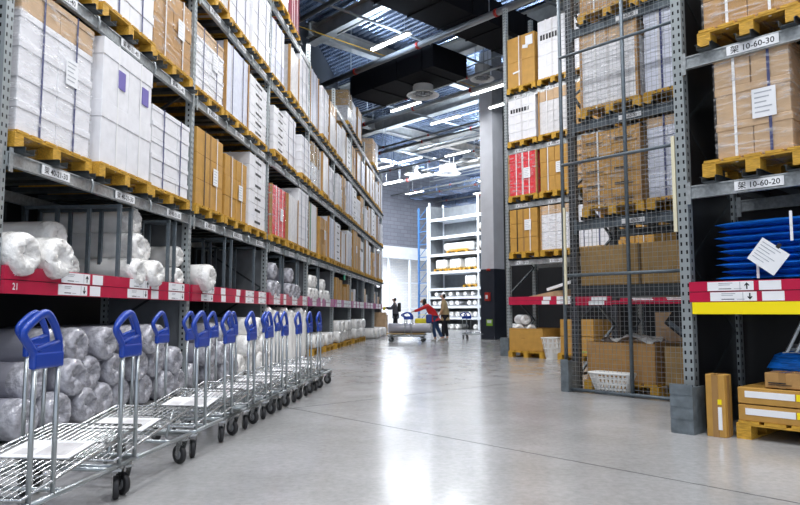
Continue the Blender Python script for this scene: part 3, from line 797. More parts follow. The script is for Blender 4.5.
# odds and ends in the cartons behind the fence
b = MB(); b.box(-.34, .34, -.02, .02, -.18, .18, 0, Matrix.Rotation(radians(38), 4, 'Y')); b.box(-.3, .3, -.03, -.02, -.15, -.1, 1, Matrix.Rotation(radians(38), 4, 'Y'))
tag(b.obj('black_panel_piece', ['black', 'bluesteel'], None, PR(MO, 1.45, .3, .80), RZR), 'black furniture panel leaning out of the carton behind the fence', 'panel')
def crumple_sheet(w, d, seed, amp=.12, n=12):
    b = MB(); vs = []; fs = []
    for i in range(n+1):
        for j in range(n+1):
            x = -w/2+w*i/n; y = -d/2+d*j/n
            vs.append((x, y, amp*noise.noise(Vector((x*5+seed, y*5, seed)))+amp*.6*noise.noise(Vector((x*11, y*11+seed, 2)))-(abs(x)/w)**2*.2))
    for i in range(n):
        for j in range(n): fs.append((i*(n+1)+j, (i+1)*(n+1)+j, (i+1)*(n+1)+j+1, i*(n+1)+j+1))
    o = len(vs); vs2 = [(x, y, z-.006) for x, y, z in vs]
    b.add(vs+vs2, fs+[tuple(o+k for k in f[::-1]) for f in fs], 0, True)
    return b
tag(crumple_sheet(.8, .6, 3).obj('foil_sheet', ['crumple_grey'], None, PR(MO, 1.95, .4, .78), RZR), 'crumpled silvery film heaped in the right carton behind the fence', 'film')
tag(crumple_sheet(.7, .5, 8, .08).obj('foil_sheet', ['crumple_white'], None, PR(MO, .6, .45, .68), RZR), 'crumpled pale film heaped in the left carton behind the fence', 'film')
carton_thing(PR(MO, .75, 1.5, 0), RZR, .8, .6, 1.0, 'tan', 'tall tan carton standing deep behind the mesh fence rack', None)
carton_thing(PR(MO, 1.7, 1.5, 0), RZR, .7, .6, 1.05, 'gold', 'tall golden carton standing deep behind the mesh fence rack', None)
# striped white bale left of the black upright
b = MB(); b.box(-.17, .17, 0, .3, 0, .62, bev=.03)
for i in range(4): b.box(-.14+i*.08, -.12+i*.08, -.004, 0, .02, .60, 1)
tag(b.obj('white_bale', ['lampwhite', 'grey'], None, PR(MO, .12, 1.45), RZR), 'white ribbed bale standing behind the dark upright of fence rack', 'bale')

# mesh fence
FEN = (2.13, 8.67)
t = thing('mesh_fence', 'tall wire mesh fence panels in front of the oblique rack', 'fence', (*FEN, 0), RZR)
FP = [0, .90, 1.80]; FZ = [.03, 1.47, 2.92, 4.37, 5.82, 7.3]
for x in FP:
    MB().tube([(x, 0, 0), (x, 0, 7.32)], .024, 10).obj('fence_post', ['bluesteel'], t)
for z in FZ:
    MB().tube([(0, -.012, z), (1.8, -.012, z)], .021, 8).obj('fence_rail', ['bluesteel'], t)
for k in range(2):
    for j in range(5):
        def mk():
            b = MB(); w = .86; h = FZ[j+1]-FZ[j]
            nx = 15; nz = int(h/.0575)
            for i in range(1, nx): x = w*i/nx; b.box(x-.0017, x+.0017, -.0017, .0017, 0, h)
            for i in range(1, nz): z = h*i/nz; b.box(0, w, -.0035, -.0005, z-.0017, z+.0017)
            return b.mesh('mesh_panel', ['post'])
        ob('mesh_panel', cached(('mp', round(FZ[j+1]-FZ[j], 2)), mk), t, (FP[k]+.02, 0, FZ[j]))
MB().box(.03, .06, -.05, -.028, 1.1, 2.35).obj('cream_strip', ['cream'], t)
guard(.03, -.06, FEN, 'grey metal foot guard at the left end of the mesh fence', .11, .38)
b = MB(); b.tube([(-.5, 0, 0), (-.5, 0, .40), (-.44, 0, .46), (-.15, 0, .46), (-.1, 0, .40)], .014, 8)
tag(b.obj('hoop_guard', ['lime'], None, PR(FEN, .22, .62), RZR), 'small lime-painted tube hoop on the floor beside the mesh fence', 'guard rail')

# near right rack N
rackN, bN = make_rack('near right pallet rack holding the blue textiles', (*NO, 0), RZR, [0, 2.7], [2.08, 3.22, 4.45], 1.1, 6.2, steel='steel')
placard(bN[(0, 0)], -.72, '架 10-60-20', w=.37, h=.075); placard(bN[(0, 1)], -.72, '架 10-60-30', w=.40, h=.08)
MB().box(.045, 2.655, 0, 1.1, 1.21, 1.245).obj('shelf_deck', ['darksteel'], rackN)
price_rail(rackN, .045, 2.655, 1.085, 1.255, 'railred', 60, [(.20, .56, True), (.60, .76, False), (1.3, 1.7, True)])
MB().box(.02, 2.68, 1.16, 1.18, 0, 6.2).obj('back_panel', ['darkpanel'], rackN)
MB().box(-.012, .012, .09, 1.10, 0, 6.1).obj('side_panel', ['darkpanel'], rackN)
b = MB(); b.box(.07, 1.4, -.045, -.042, .985, 1.083, 0); b.obj('yellow_banner', ['yellow'], rackN)
MB().box(-.085, -.055, -.0, .02, 1.70, 2.55).obj('cream_strip', ['cream'], rackN)
guard(-.0, -.13, NO, 'grey wood-faced guard at the foot of the near right rack', .19, .385)
for i, x in enumerate((.52, 1.42)):
    for li, (z, st, h) in enumerate([(2.08, 'TN', .90), (3.22, 'BW', 1.0)]):
        if i == 1 and li == 0: st = 'B2'
        supports(rackN, x+.07, .78, z, 1.12)
        make_load(st, .58 if (i, li) == (0, 0) else .72, .85, h, PR(NO, x+.07, -.02, z+.05), RZR, '%s on the near right rack, %s, %s one' % (ST[st][0], ('lower pallet level', 'upper pallet level')[li], ('left', 'right')[i]), 'loads on the near right rack', pw=.80, pd=1.1)
# blue folded textiles
def cushion_slab(w, d, h, seed):
    b = MB(); nx, ny = 14, 8; vs = []; fs = []
    for s in (1, -1):
        for i in range(nx+1):
            for j in range(ny+1):
                u = i/nx*2-1; v = j/ny*2-1
                e = (1-abs(u)**8)*(1-abs(v)**6)
                vs.append((u*w/2*(1+.05*noise.noise(Vector((v*3, seed, 1)))), d/2+v*d/2*(1+.02*noise.noise(Vector((u*4, seed, 5)))), h/2+s*h/2*max(.0, e)**.4*(1+.12*noise.noise(Vector((u*3, v*3, seed+s))))))
    m = (nx+1)*(ny+1)
    for i in range(nx):
        for j in range(ny):
            a = i*(ny+1)+j; q = (a, a+ny+1, a+ny+2, a+1); fs.append(q); fs.append(tuple(m+k for k in q[::-1]))
    b.add(vs, fs, 0, True)
    return b
for i in range(9):
    h = .062; z = 1.245+i*.056
    o = cushion_slab(.95+.02*(i % 3), .8, h, i*1.7).obj('blue_textile', ['bluecloth'], None, PR(NO, .72+.02*((i*5) % 3), .02+.015*(i % 2), z), RZR)
    tag(o, 'folded blue textile on the near right rack shelf, %s from bottom' % ORD[i], 'folded textile', 'folded blue textiles')
    if i in (1, 4, 6, 8):
        b = MB(); q = {1: -.18, 4: -.1, 6: .12, 8: .1}[i]; b.box(q-.01, q+.01, -.022, -.016, -.03, .09); b.obj('white_tie', ['paper'], o)
b = MB(); b.box(-.12, .12, -.003, 0, -.10, .10, 0)
for i in range(6): b.box(-.10, .06-.03*(i % 3), -.004, -.003, .07-.026*i, .076-.026*i, 1)
b.box(.0, .03, -.004, 0, .09, .13, 2)
o = ob('hang_tag', b.mesh('hang_tag', ['paper', 'grey', 'black']), None, PR(NO, .68, -.045, 1.245+.19), rot=(0, radians(38), RZR)); tag(o, 'large white printed tag hanging askew on the blue textiles', 'tag')
# floor goods of rack N
o = carton_thing(PR(NO, .25, -.10, 0), RZR, .16, .15, .50, 'gold', 'tall narrow brown carton standing on end beside the rack guard')
b = MB(); b.box(.02, .05, -.002, .003, .06, .24, 0); b.box(.02, .05, -.002, .003, .26, .30, 1); b.obj('sticker', ['paper', 'yellow'], o)
tag(ob('wooden_pallet', pallet_mesh(1.15, .8), None, PR(NO, .95, -.02), RZR), 'wooden pallet under the flat brown cartons at lower right', 'pallet')
for i in range(2):
    o = carton_thing(PR(NO, .95, -.02, .0+.10+.135*i+.044), RZR, 1.12, .75, .13, 'gold', 'long flat brown carton on the pallet at lower right, %s one' % ('lower', 'upper')[i], 'long flat cartons')
    b = MB(); b.box(-.50, -.14, -.002, .003, .05, .10, 0); b.box(-.13, -.07, -.002, .003, .05, .10, 1); b.box(-.05, .08, -.002, .003, .04, .11, 0); b.obj('sticker', ['paper', 'yellow'], o)
carton_thing(PR(NO, .72, .0, .415), RZR, .26, .28, .12, 'brown', 'small brown carton on top of the long flat cartons', print_=1)
tag(cushion_slab(.7, .55, .26, 4.4).obj('blue_cushion', ['bluecloth'], None, PR(NO, .86, .30, .415), RZR), 'dark blue cushion bundle lying behind the small brown carton', 'cushion')
t = thing('slatted_rack_stack', 'dark slatted lattice stacked on the right rack floor level', 'lattice', PR(NO, .98, .40, .66), RZR)
for j in range(3):
    b = MB()
    for i in range(11): b.bar((-.35+i*.07, -.1*j*.3, 0), (-.22+i*.07, .12-.1*j*.3, .34), .018, .02)
    b.bar((-.37, 0, .0), (.40, 0, 0.), .03, .03); b.bar((-.25, .12, .34), (.5, .12, .34), .03, .03)
    b.obj('slat_panel', ['steel'], t, (0, .09*j, .03*j))

# ------------------------------------------------------------------ column
CO = PR((3.08, 25.38), 0, 0)
t = thing('structural_column', 'square column, white above and navy below, beside the racks', 'column', CO, RZR)
MB().box(0, .62, 0, .62, 2.62, 11.2).obj('upper_shaft', ['colgrey'], t)
MB().box(-.02, .64, -.02, .64, 0, 2.62).obj('lower_shaft', ['coldark'], t)
b = MB(); b.box(-.11, .11, -.10, 0, -.16, .16, bev=.01); b.box(-.05, .05, -.12, -.1, -.08, .06, 1); b.obj('alarm_box', ['redpaint', 'paper'], t, (.36, -.02, 1.58))
b = MB(); b.box(-.14, .14, -.02, 0, -.12, .12); b.box(-.1, .1, -.025, -.02, -.02, .09, 1); b.obj('exit_notice', ['lime_sign', 'paper'], t, (.40, -.02, .62))
b = MB(); b.lathe([(0, .08), (.07, .07), (.09, 0), (.0, -.02)], 14, 0); b.obj('alarm_bell', ['redpaint'], t, (.40, -.06, 2.55))

# ------------------------------------------------------------------ rack at the back
BO = (1.78, 40.8)
LVB = [.75, 1.4, 1.95, 2.45, 3.45, 4.5, 5.55, 6.65]
rackB, bB = make_rack('tall white-beamed rack at the far end of the aisle', (*BO, 0), RZR, [0, 3.9, 7.8, 11.7], LVB, 1.3, 7.7, steel='white_paint', perf='white_paint', bh=.16)
for k in range(4):
    MB().box(-.02, .02, .1, 1.2, 0, 7.5).obj('side_panel', ['panel'], rackB, (3.9*k, 0, 0))
for k in range(3):
    for z in LVB: MB().box(3.9*k+.05, 3.9*k+3.85, .02, 1.28, z-.05, z).obj('shelf_deck', ['white_paint'], rackB)
    MB().box(3.9*k+.05, 3.9*k+3.85, 1.31, 1.33, 0, 7.5).obj('back_panel', ['panel'], rackB)
r = random.Random(3); cnt = 0
for k in range(2):
    for li in range(3):
        z = [0.02, .75, 1.4][li]
        for i in range(8):
            x = 3.9*k+.35+i*.46
            if r.random() < .12: continue
            cnt += 1
            roll(0, 0, .15, .9, 'white', 'white roll on the far rack, %s shelf up, %s along in %s bay' % (ORD[li], ORD[i], ORD[k]), 'rolls on the low far shelves', pos=PR(BO, x, .05, z+.15), rz=RZR)
for k in range(2):
    for i in range(6):
        roll(0, 0, .13, .8, 'white', 'small white roll on fourth shelf of far rack, %s along in %s bay' % (ORD[i], ORD[k]), 'rolls on the narrow far shelf', pos=PR(BO, 3.9*k+.5+i*.58, .05, 1.95+.13), rz=RZR)
for j, (x, z, n) in enumerate([(.85, 3.45, 1), (2.0, 3.45, 1), (3.2, 3.45, 1), (3.2, 2.45, 1)]):
    tag(ob('wooden_pallet', pallet_mesh(1.0, 1.0), None, PR(BO, x, .05, z), RZR), 'pallet on the far rack carrying pale bales, %s one' % ORD[j], 'pallet', 'far rack pallets')
    b = MB(); b.box(-.42, .42, 0, .9, 0, .55, bev=.1)
    for q in (-.2, .15): b.box(q-.02, q+.02, -.01, .91, -.001, .56, 1)
    tag(b.obj('pale_bale', ['lampwhite', 'grey'], None, PR(BO, x, .1, z+PH), RZR), 'pale strapped bale on the far rack pallet, %s one' % ORD[j], 'bale', 'far rack bales')
for j, (x, z) in enumerate([(2.2, 4.5), (4.9, 4.5), (4.9, 5.55)]):
    t2 = tag(ob('wooden_pallet', pallet_mesh(1.6, 1.0), None, PR(BO, x, .05, z), RZR), 'wide pallet under long white rolls on the far rack, %s one' % ORD[j], 'pallet', 'far rack wide pallets')
    for q in range(2):
        o = ob('wrapped_roll', roll_mesh(.25, 2.2, 'white', q), None, PR(BO, x-1.1, .35+q*.45, z+PH+.24), rz=RZR-pi/2)
        tag(o, 'long white roll lying lengthwise on the far rack, %s wide pallet, %s one' % (ORD[j], ('front', 'rear')[q]), 'wrapped roll', 'long rolls on the far rack')
make_load('TN', 1.5, 1.0, 1.1, PR(BO, 5.0, .05, 6.65), RZR, 'pale tan wrapped load on the topmost beam of the far rack', 'far rack top load', pw=1.6)
make_load('W', .9, 1.0, .75, PR(BO, 5.0, .05, 2.45), RZR, 'white carton load on the far rack beside the column', 'far rack loads', pw=1.0)
# blue rack frame left of it
t = thing('blue_frame_tower', 'slim blue-painted lattice tower left of the far rack', 'tower frame', PR(BO, -1.1, .2), RZR)
for x in (0, .8):
    for y in (0, 1.0): MB().box(x-.05, x+.05, y-.05, y+.05, 0, 7.5).obj('mast', ['white_paint' if x else 'bluepaint'], t)
b = MB()
for i in range(9):
    z = .4+i*.8; b.bar((0, 0, z), (.8, 0, z), .05, .05); b.bar((0, 0, z), (.8, 0, z+.7), .035, .03)
b.obj('lattice', ['bluepaint'], t)

# ------------------------------------------------------------------ building shell
def struct(b, name, mats, loc=(0,0,0), rz=0): return tag(b.obj(name, mats, None, loc, rz), kind='structure')
struct(MB().box(-45, 45, -10, 75, -.2, 0), 'floor', ['floor'])
# saw-cut joints in the floor slab
b = MB()
for y in (-2, 4, 10, 16, 22, 28): b.box(-30, 14, y-.003, y+.003, .0, .0015)
for x in (-12, -6, 0.6, 6): b.box(x-.003, x+.003, -6, 34, 0, .0015)
struct(b, 'trim_1', ['darksteel'], rz=RZR)
struct(MB().box(-2, 42, 1.75, 2.0, 0, 11.4), 'wall_left', ['wallshade'], LRO, RZL)
# back wall runs along the building depth (local y of the oblique frame)
WO = (1.15, 45.3)
def PW(a, n, z=0):  # a along wall to the right, n beyond the wall
    return (WO[0]+a*YR[0]-n*XR[0], WO[1]+a*YR[1]-n*XR[1], z)
RZW = math.atan2(YR[1], YR[0])
struct(MB().box(-22, 14, 0, .3, 5.3, 11.4), 'wall_back', ['block'], PW(0, 0), RZW)
struct(MB().box(-22, 14, -.25, .3, 4.55, 5.3), 'trim_2', ['white_paint'], PW(0, 0), RZW)
# glazed front: white mullions and panes
t = tag(ob('window_1', None, None, PW(0, 0), RZW), kind='structure')
b = MB()
for i in range(12): b.box(-12.06+i*1.9, -11.94+i*1.9, 0, .12, 0, 4.55)
for z in (.0, 1.2, 2.9): b.box(-13, 9, .01, .11, z, z+.09)
b.obj('window_frame', ['white_paint'], t)
struct(MB().box(-22, -13, 0, .3, 0, 4.55).box(9, 14, 0, .3, 0, 4.55), 'wall_back_lower', ['block'], PW(0, 0), RZW)
# room beyond the glazing
struct(MB().box(-22, 14, 0, .2, 0, 6), 'wall_far', ['whitebrick'], PW(0, 7), RZW)
for i, (a, z, w, h, m) in enumerate([(-2.3, 1.2, 1.2, 1.5, 'bluepaint'), (-.7, .9, .9, 1.8, 'bluepaint'), (-3.7, 1.4, .5, 1.0, 'bagyellow'), (.8, 1.3, .5, 1.2, 'bagyellow')]):
    b = MB(); b.box(-w/2, w/2, -.04, 0, 0, h, 0); b.box(-w*.35, w*.35, -.05, -.04, h*.25, h*.75, 1)
    tag(b.obj('wall_poster', [m, 'paper'], None, PW(a, 6.95, z), RZW), '%s poster board on the pale wall beyond the glazing, %s' % (('blue', 'yellow')[i > 1], ('left one', 'right one')[i % 2]), 'poster')
def dome_lamp(loc, label):
    t = thing('pendant_lamp', label, 'lamp', loc, 0, 'dome pendants beyond the glazing')
    MB().lathe([(.05, .25), (.12, .22), (.3, .1), (.45, 0), (.43, 0), (.28, .08), (.1, .18), (0, .2)], 20).obj('lamp_shade', ['lampwhite'], t)
    MB().tube([(0, 0, .22), (0, 0, 1.9)], .012, 6).obj('cord', ['black'], t)
    MB().lathe([(0, .02), (.08, .05), (.08, .12), (0, .17)], 12).obj('bulb', ['tube'], t)
for i, (a, n) in enumerate([(-3.4, 2.5), (-1.2, 2.8), (-5.6, 2.5)]): dome_lamp(PW(a, n, 3.1), 'white dome pendant lamp beyond the glazing, %s from left' % ORD[(1, 2, 0)[i]])
struct(MB().box(-22, 14, .3, 7.2, 5.3, 5.5), 'ceiling_far', ['white_paint'], PW(0, 0), RZW)
# near-black sheets added in place of the deep shade behind the oblique racks
struct(MB().box(-16.9, 20, 20.9, 21.1, 0, 11.2), 'shade_sheet_right', ['wallshade'], rz=RZR)
struct(MB().box(1.2, 14, 2.5, 2.6, 0, 9), 'shade_sheet_rack', ['wallshade'], (*FO, 0), RZR)
# ceiling deck: corrugated sheet in the oblique frame
b = MB(); y = -6.; prof = []
while y < 48: prof += [(y, 0), (y+.10, 0), (y+.13, .06), (y+.22, .06)]; y += .25
vs = []; fs = []
for (yy, z) in prof: vs += [(-55, yy, z), (26, yy, z)]
for i in range(len(prof)-1): fs.append((2*i, 2*i+2, 2*i+3, 2*i+1))
b.add(vs, fs); b.box(-55, 26, -6, 48, .3, .4)
struct(b, 'ceiling', ['deck'], (0, 0, 11.0), RZR)
# girders
gi = 3
def girder(b, a, c, w, h, z):
    d = Vector((c[0]-a[0], c[1]-a[1], 0)).normalized(); n = Vector((-d.y, d.x, 0))*w/2
    L = (Vector((c[0], c[1], 0))-Vector((a[0], a[1], 0))).length; R4 = Matrix.Translation((a[0], a[1], z)) @ Matrix.Rotation(math.atan2(d.y, d.x), 4, 'Z')
    b.box(0, L, -w/2, w/2, 0, .03, 0, R4); b.box(0, L, -w/2, w/2, h-.03, h, 0, R4); b.box(0, L, -.03, .03, .03, h-.03, 0, R4)
def XL(y): return max(-32.3, -(5.15+.672*y)/.741)
def YL(x): return (.741*-x-5.1)/.672
for y in (4.5, 9.2, 13.1, 17.6, 22.2, 27.0, 32.0, 37.0, 42.0):
    b = MB(); girder(b, (XL(y), y), (24, y), .38, .55, 10.3); struct(b, 'trim_%d' % gi, ['girder'], rz=RZR); gi += 1
for x in (4, -3.5, -11, -18.5, -26):
    b = MB(); girder(b, (x, max(-4, YL(x))), (x, 46), .34, .5, 10.45); struct(b, 'trim_%d' % gi, ['girder'], rz=RZR); gi += 1
# secondary purlins
b = MB()
# pipes along the oblique direction
def pipe(y, z, r, x0=None, x1=16, label='', coup=3.0, mat='pipe'):
    x0 = XL(y)+.1
    t = thing('sprinkler_pipe', label, 'pipe', PR(OR, 0, y, z), RZR, 'ceiling pipes')
    MB().tube([(x0, 0, 0), (x1, 0, 0)], r, 10).obj('pipe_run', [mat], t)
    if coup:
        cm = MB().tube([(0, 0, 0), (.09, 0, 0)], r*1.15, 10).mesh('coupling', ['redpaint']); x = x0+1+(y*1.7) % 2
        while x < x1: ob('coupling', cm, t, (x, 0, 0)); x += coup
    rm = MB().tube([(0, 0, 0), (0, 0, 10.98-z)], .012, 5).mesh('hanger_rod', ['pipe']); x = x0+2
    while x < x1: ob('hanger_rod', rm, t, (x, 0, 0)); x += 6
for i, (y, z, r) in enumerate([(10.4, 9.3, .07), (13.65, 9.0, .095), (16.6, 8.9, .05), (17.9, 9.0, .08), (20.6, 8.8, .045), (21.5, 8.9, .07), (24.0, 8.7, .05), (26.9, 8.8, .09), (28.95, 8.6, .05), (30.5, 8.7, .06), (33, 8.6, .05), (36, 8.6, .06)]):
    pipe(y, z, r, label='grey ceiling pipe with red couplings, %s of the oblique runs from the camera' % ORD[i])
for i, (x, z, r) in enumerate([(-7.5, 9.6, .035), (-10.5, 9.7, .035), (-14.5, 9.5, .04), (-20, 9.4, .045), (-25, 9.3, .05)]):
    t = tag(MB().tube([(x, max(2, YL(x)+.2), z), (x, 20.7 if x > -16.9 else 42, z)], r, 8).obj('cross_pipe', ['pipe'], None, (0, 0, 0), RZR), 'thin ceiling pipe crossing the oblique runs, %s of five outward' % ORD[i], 'pipe', 'crossing ceiling pipes')
# yellow-brown conduits
for i, (x, z) in enumerate([(-5.5, 9.9), (-12.6, 9.9), (-17, 9.9)]):
    tag(MB().tube([(x, max(2, YL(x)+.2), z), (x, 20.7 if x > -16.9 else 34, z)], .018, 6).obj('conduit', ['pallet'], None, (0, 0, 0), RZR), 'thin yellowish conduit under the ceiling, %s outward' % ORD[i], 'conduit', 'ceiling conduits')

for i, (y, z, xa, xb) in enumerate([(11.9, 9.7, -14, 10), (12.9, 10.1, -17, 8), (15.2, 9.9, -18, 6), (16.9, 9.4, -19, -2), (18.7, 9.3, -20, -8), (21.2, 9.5, -20, -14), (22.9, 9.0, -24, -12), (23.4, 9.3, -24, -14), (26.6, 9.1, -27, -16), (27.6, 8.8, -27, -18), (29.3, 9.1, -29, -18), (31.8, 9.3, -31, -20), (34.8, 8.9, -31, -22)]):
    xa = max(xa, XL(y)+.3)
    tag(MB().tube([(xa, 0, 0), (xb, 0, 0)], .022+.006*(i % 3), 6).obj('cable_conduit', ['steel' if i % 3 else 'pipe'], None, PR(OR, 0, y, z), RZR), 'thin grey conduit along the ceiling, %s of the oblique conduits outward' % ORD[i], 'conduit', 'oblique ceiling conduits')
# ducts
def duct(x0, x1, y0, y1, z0, z1, mat, label, along='x'):
    t = thing('air_duct', label, 'duct', PR(OR, 0, 0), RZR)
    MB().box(x0, x1, y0, y1, z0, z1).obj('duct_run', [mat], t)
    b = MB(); 
    if along == 'x':
        x = x0+.1
        while x < x1: b.box(x-.02, x+.02, y0-.03, y1+.03, z0-.03, z1+.03); x += 1.2
    else:
        y = y0+.1
        while y < y1: b.box(x0-.03, x1+.03, y-.02, y+.02, z0-.03, z1+.03); y += 1.2
    b.obj('flange', [mat], t); t.children[-1]['kind'] = 'stuff'
    return t
duct(-12.9, -11.6, 8.5, 17.0, 9.1, 9.8, 'duct_black', 'black wrapped air duct crossing above the aisle', 'y')
duct(-18.6, -14.4, 14.7, 16.3, 8.75, 9.5, 'duct_black', 'black boxed air duct above the round ceiling diffuser', 'x')
duct(-32.2, -22.0, 30.6, 31.6, 8.6, 9.2, 'duct_silver', 'silvery galvanised duct near the back wall, nearer one', 'x')
duct(-32.2, -24.0, 33.7, 34.7, 8.4, 9.1, 'duct_silver', 'silvery galvanised duct near the back wall, farther one', 'x')
duct(-28.1, -27.5, 23.6, 30.6, 9.5, 10.0, 'duct_silver', 'silvery duct running away towards the back ducts', 'y')
duct(-21, -17, 27.6, 28.6, 8.9, 9.5, 'duct_silver', 'short silvery duct above the column side', 'x')

def diffuser(x, y, z, r, label):
    t = thing('air_diffuser', label, 'ceiling diffuser', PR(OR, x, y, z), RZR, 'round ceiling diffusers')
    MB().lathe([(r*.62, .45), (r*.62, .16), (r*.66, .10), (r*.9, .03), (r, 0), (r*.97, -.015), (r*.62, .05), (r*.60, .12), (r*.6, .43)], 32).obj('diffuser_drum', ['lampwhite'], t)
    b = MB()
    for k in range(8):
        a = k*pi/4; b.bar((0, 0, .03), (r*.6*cos(a), r*.6*sin(a), .05), .05, .02)
    b.lathe([(0, .0), (.1, .01), (.1, .06), (0, .07)], 16)
    for q in (.3, .46): b.tube([(r*q*cos(k*pi/10), r*q*sin(k*pi/10), .04) for k in range(20)], .012, 6, True)
    b.obj('diffuser_vane', ['lampdark'], t)
    b = MB()
    for k in range(3): a = k*2*pi/3; b.tube([(r*.6*cos(a), r*.6*sin(a), .4), (r*.6*cos(a), r*.6*sin(a), 1.2)], .01, 5)
    b.obj('hanger', ['pipe'], t)
for i, (x, y, z, r, l) in enumerate([(-15.95, 15.79, 8.42, .56, 'large white round ceiling diffuser under the black duct'), (-14.4, 17.1, 8.9, .42, 'smaller round diffuser right of the large one, seen against pipes'),
    (-24.1, 25.7, 8.35, .72, 'bright white round diffuser deep in the aisle under the silver ducts'), (-26.3, 25.2, 8.6, .5, 'small dim round diffuser left of the bright deep one'), (-21.9, 24.9, 8.6, .5, 'small round diffuser near the column head')]):
    diffuser(x, y, z, r, l)

# ------------------------------------------------------------------ fluorescent fixtures and their light
def mk_fix():
    b = MB(); b.box(-.8, .8, -.055, .055, .03, .085, 0); b.add([(-.8, -.055, .03), (.8, -.055, .03), (.8, -.12, 0), (-.8, -.12, 0), (-.8, .055, .03), (.8, .055, .03), (.8, .12, 0), (-.8, .12, 0)], [(0, 1, 2, 3), (3, 2, 1, 0), (4, 5, 6, 7), (7, 6, 5, 4)], 0)
    return b.mesh('fixture_housing', ['lampwhite'])
fixm = mk_fix()
tubem = MB().tube([(-.78, -.032, .0), (.78, -.032, .0)], .019, 8).tube([(-.78, .032, .0), (.78, .032, .0)], .019, 8).mesh('lamp_tube', ['tube'])
rodm = MB().tube([(-.6, 0, .08), (-.6, 0, 2.3)], .006, 4).tube([(.6, 0, .08), (.6, 0, 2.3)], .006, 4).mesh('hanger', ['pipe'])
FIX = [(-13.7, 12.25, 1), (-17.8, 16.7, 1), (-18.0, 19.05, 1), (-14.4, 17.45, 1), (-15.0, 19.12, 0), (-24.0, 22.85, 1), (-26.3, 23.0, 0), (-21.5, 23.6, 1), (-26.6, 26.1, 1), (-29.0, 26.2, 1),
       (-24.5, 29.6, 1), (-30.5, 29.4, 0), (-27.5, 32.6, 1), (-31, 36.6, 1), (-27, 38, 0),
       (-9.0, 8.6, 1), (-5.0, 8.6, 1), (-6.6, 4.9, 1), (-2.4, 4.9, 1), (1.8, 4.9, 1), (-3.2, 1.2, 1), (1.0, 1.2, 1), (-1.2, -2.2, 1), (-11.5, 7.6, 1), (-8.6, 12.4, 0), (-8.6, 10.4, 0)]
WATT = 125
names = ['lit fluorescent fixture under the ceiling, %s of the hanging rows outward' % o for o in ORD]
for i, (x, y, on) in enumerate(FIX):
    t = thing('ceiling_light', names[i], 'ceiling light', PR(OR, x, y, 8.62), RZR, 'fluorescent ceiling lights')
    ob('fixture_housing', fixm, t); ob('lamp_tube', tubem, t); ob('hanger', rodm, t)
    if on:
        l = bpy.data.lights.new('tube_light', 'AREA'); l.shape = 'RECTANGLE'; l.size = 1.5; l.size_y = .22; l.energy = 165 if y < 11 else (60 if y < 22 else 110); l.color = (.97, .98, 1.0)
        o = bpy.data.objects.new('tube_light', l); COL.objects.link(o); o.location = PR(OR, x, y, 8.58); o.rotation_euler = (0, 0, RZR)
for (x, y) in ((-14.8, 13), (-19, 21.2), (-20, 16.7), (-24, 23.4), (-29, 26), (-28, 31), (-9, 8), (-6, 14), (-30, 36), (-20, 25)):
    # upward area lamps added only to brighten the ceiling deck
    l = bpy.data.lights.new('deck_fill_light', 'AREA'); l.shape = 'RECTANGLE'; l.size = 1.5; l.size_y = .25; l.energy = 190; l.color = (.62, .78, 1.0)
    o = bpy.data.objects.new('deck_fill_light', l); COL.objects.link(o); o.location = PR(OR, x, y, 8.9); o.rotation_euler = (pi, 0, RZR)
# area lamps added to brighten the room beyond the glazing and the far rack
for (a, n, z, e) in ((-4, 3.5, 5.0, 1100), (1, 3.5, 5.0, 1100)):
    l = bpy.data.lights.new('hall_fill_light', 'AREA'); l.shape = 'RECTANGLE'; l.size = 4; l.size_y = 1.2; l.energy = e; l.color = (.86, .92, 1.)
    o = bpy.data.objects.new('hall_fill_light', l); COL.objects.link(o); o.location = PW(a, n, z)
for (x, y, e) in ((1.6, -4.2, 850), (6.5, -4.0, 500)):
    l = bpy.data.lights.new('hall_fill_light', 'AREA'); l.shape = 'RECTANGLE'; l.size = 5; l.size_y = 3.; l.energy = e; l.color = (.86, .92, 1.)
    o = bpy.data.objects.new('hall_fill_light', l); COL.objects.link(o); o.location = PR(BO, x, y, 8.3); o.rotation_euler = (radians(55), 0, RZR)

# ------------------------------------------------------------------ people
def skin_mesh(name, V, E, Rd, mats, root=0, sub=2):
    me = bpy.data.meshes.new(name); me.from_pydata([tuple(v) for v in V], E, []); o = bpy.data.objects.new('tmp', me); COL.objects.link(o)
    md = o.modifiers.new('s', 'SKIN'); md.use_smooth_shade = True
    for i, r in enumerate(Rd):
        s = me.skin_vertices[0].data[i]; s.radius = (r, r) if not isinstance(r, tuple) else r
        s.use_root = (i == root)
    sd = o.modifiers.new('d', 'SUBSURF'); sd.levels = sub; sd.render_levels = sub
    bpy.context.view_layer.update()
    m2 = bpy.data.meshes.new_from_object(o.evaluated_get(bpy.context.evaluated_depsgraph_get()))
    m2.name = name; bpy.data.objects.remove(o); bpy.data.meshes.remove(me)
    m2.materials.clear()
    for m in mats: m2.materials.append(MT[m])
    for p in m2.polygons: p.use_smooth = True; p.material_index = 0
    return m2
def chain(L, V, E, Rd, start=None):
    prev = start
    for (p, r) in L:
        V.append(Vector(p)); Rd.append(r); i = len(V)-1
        if prev is not None: E.append((prev, i))
        prev = i
    return prev
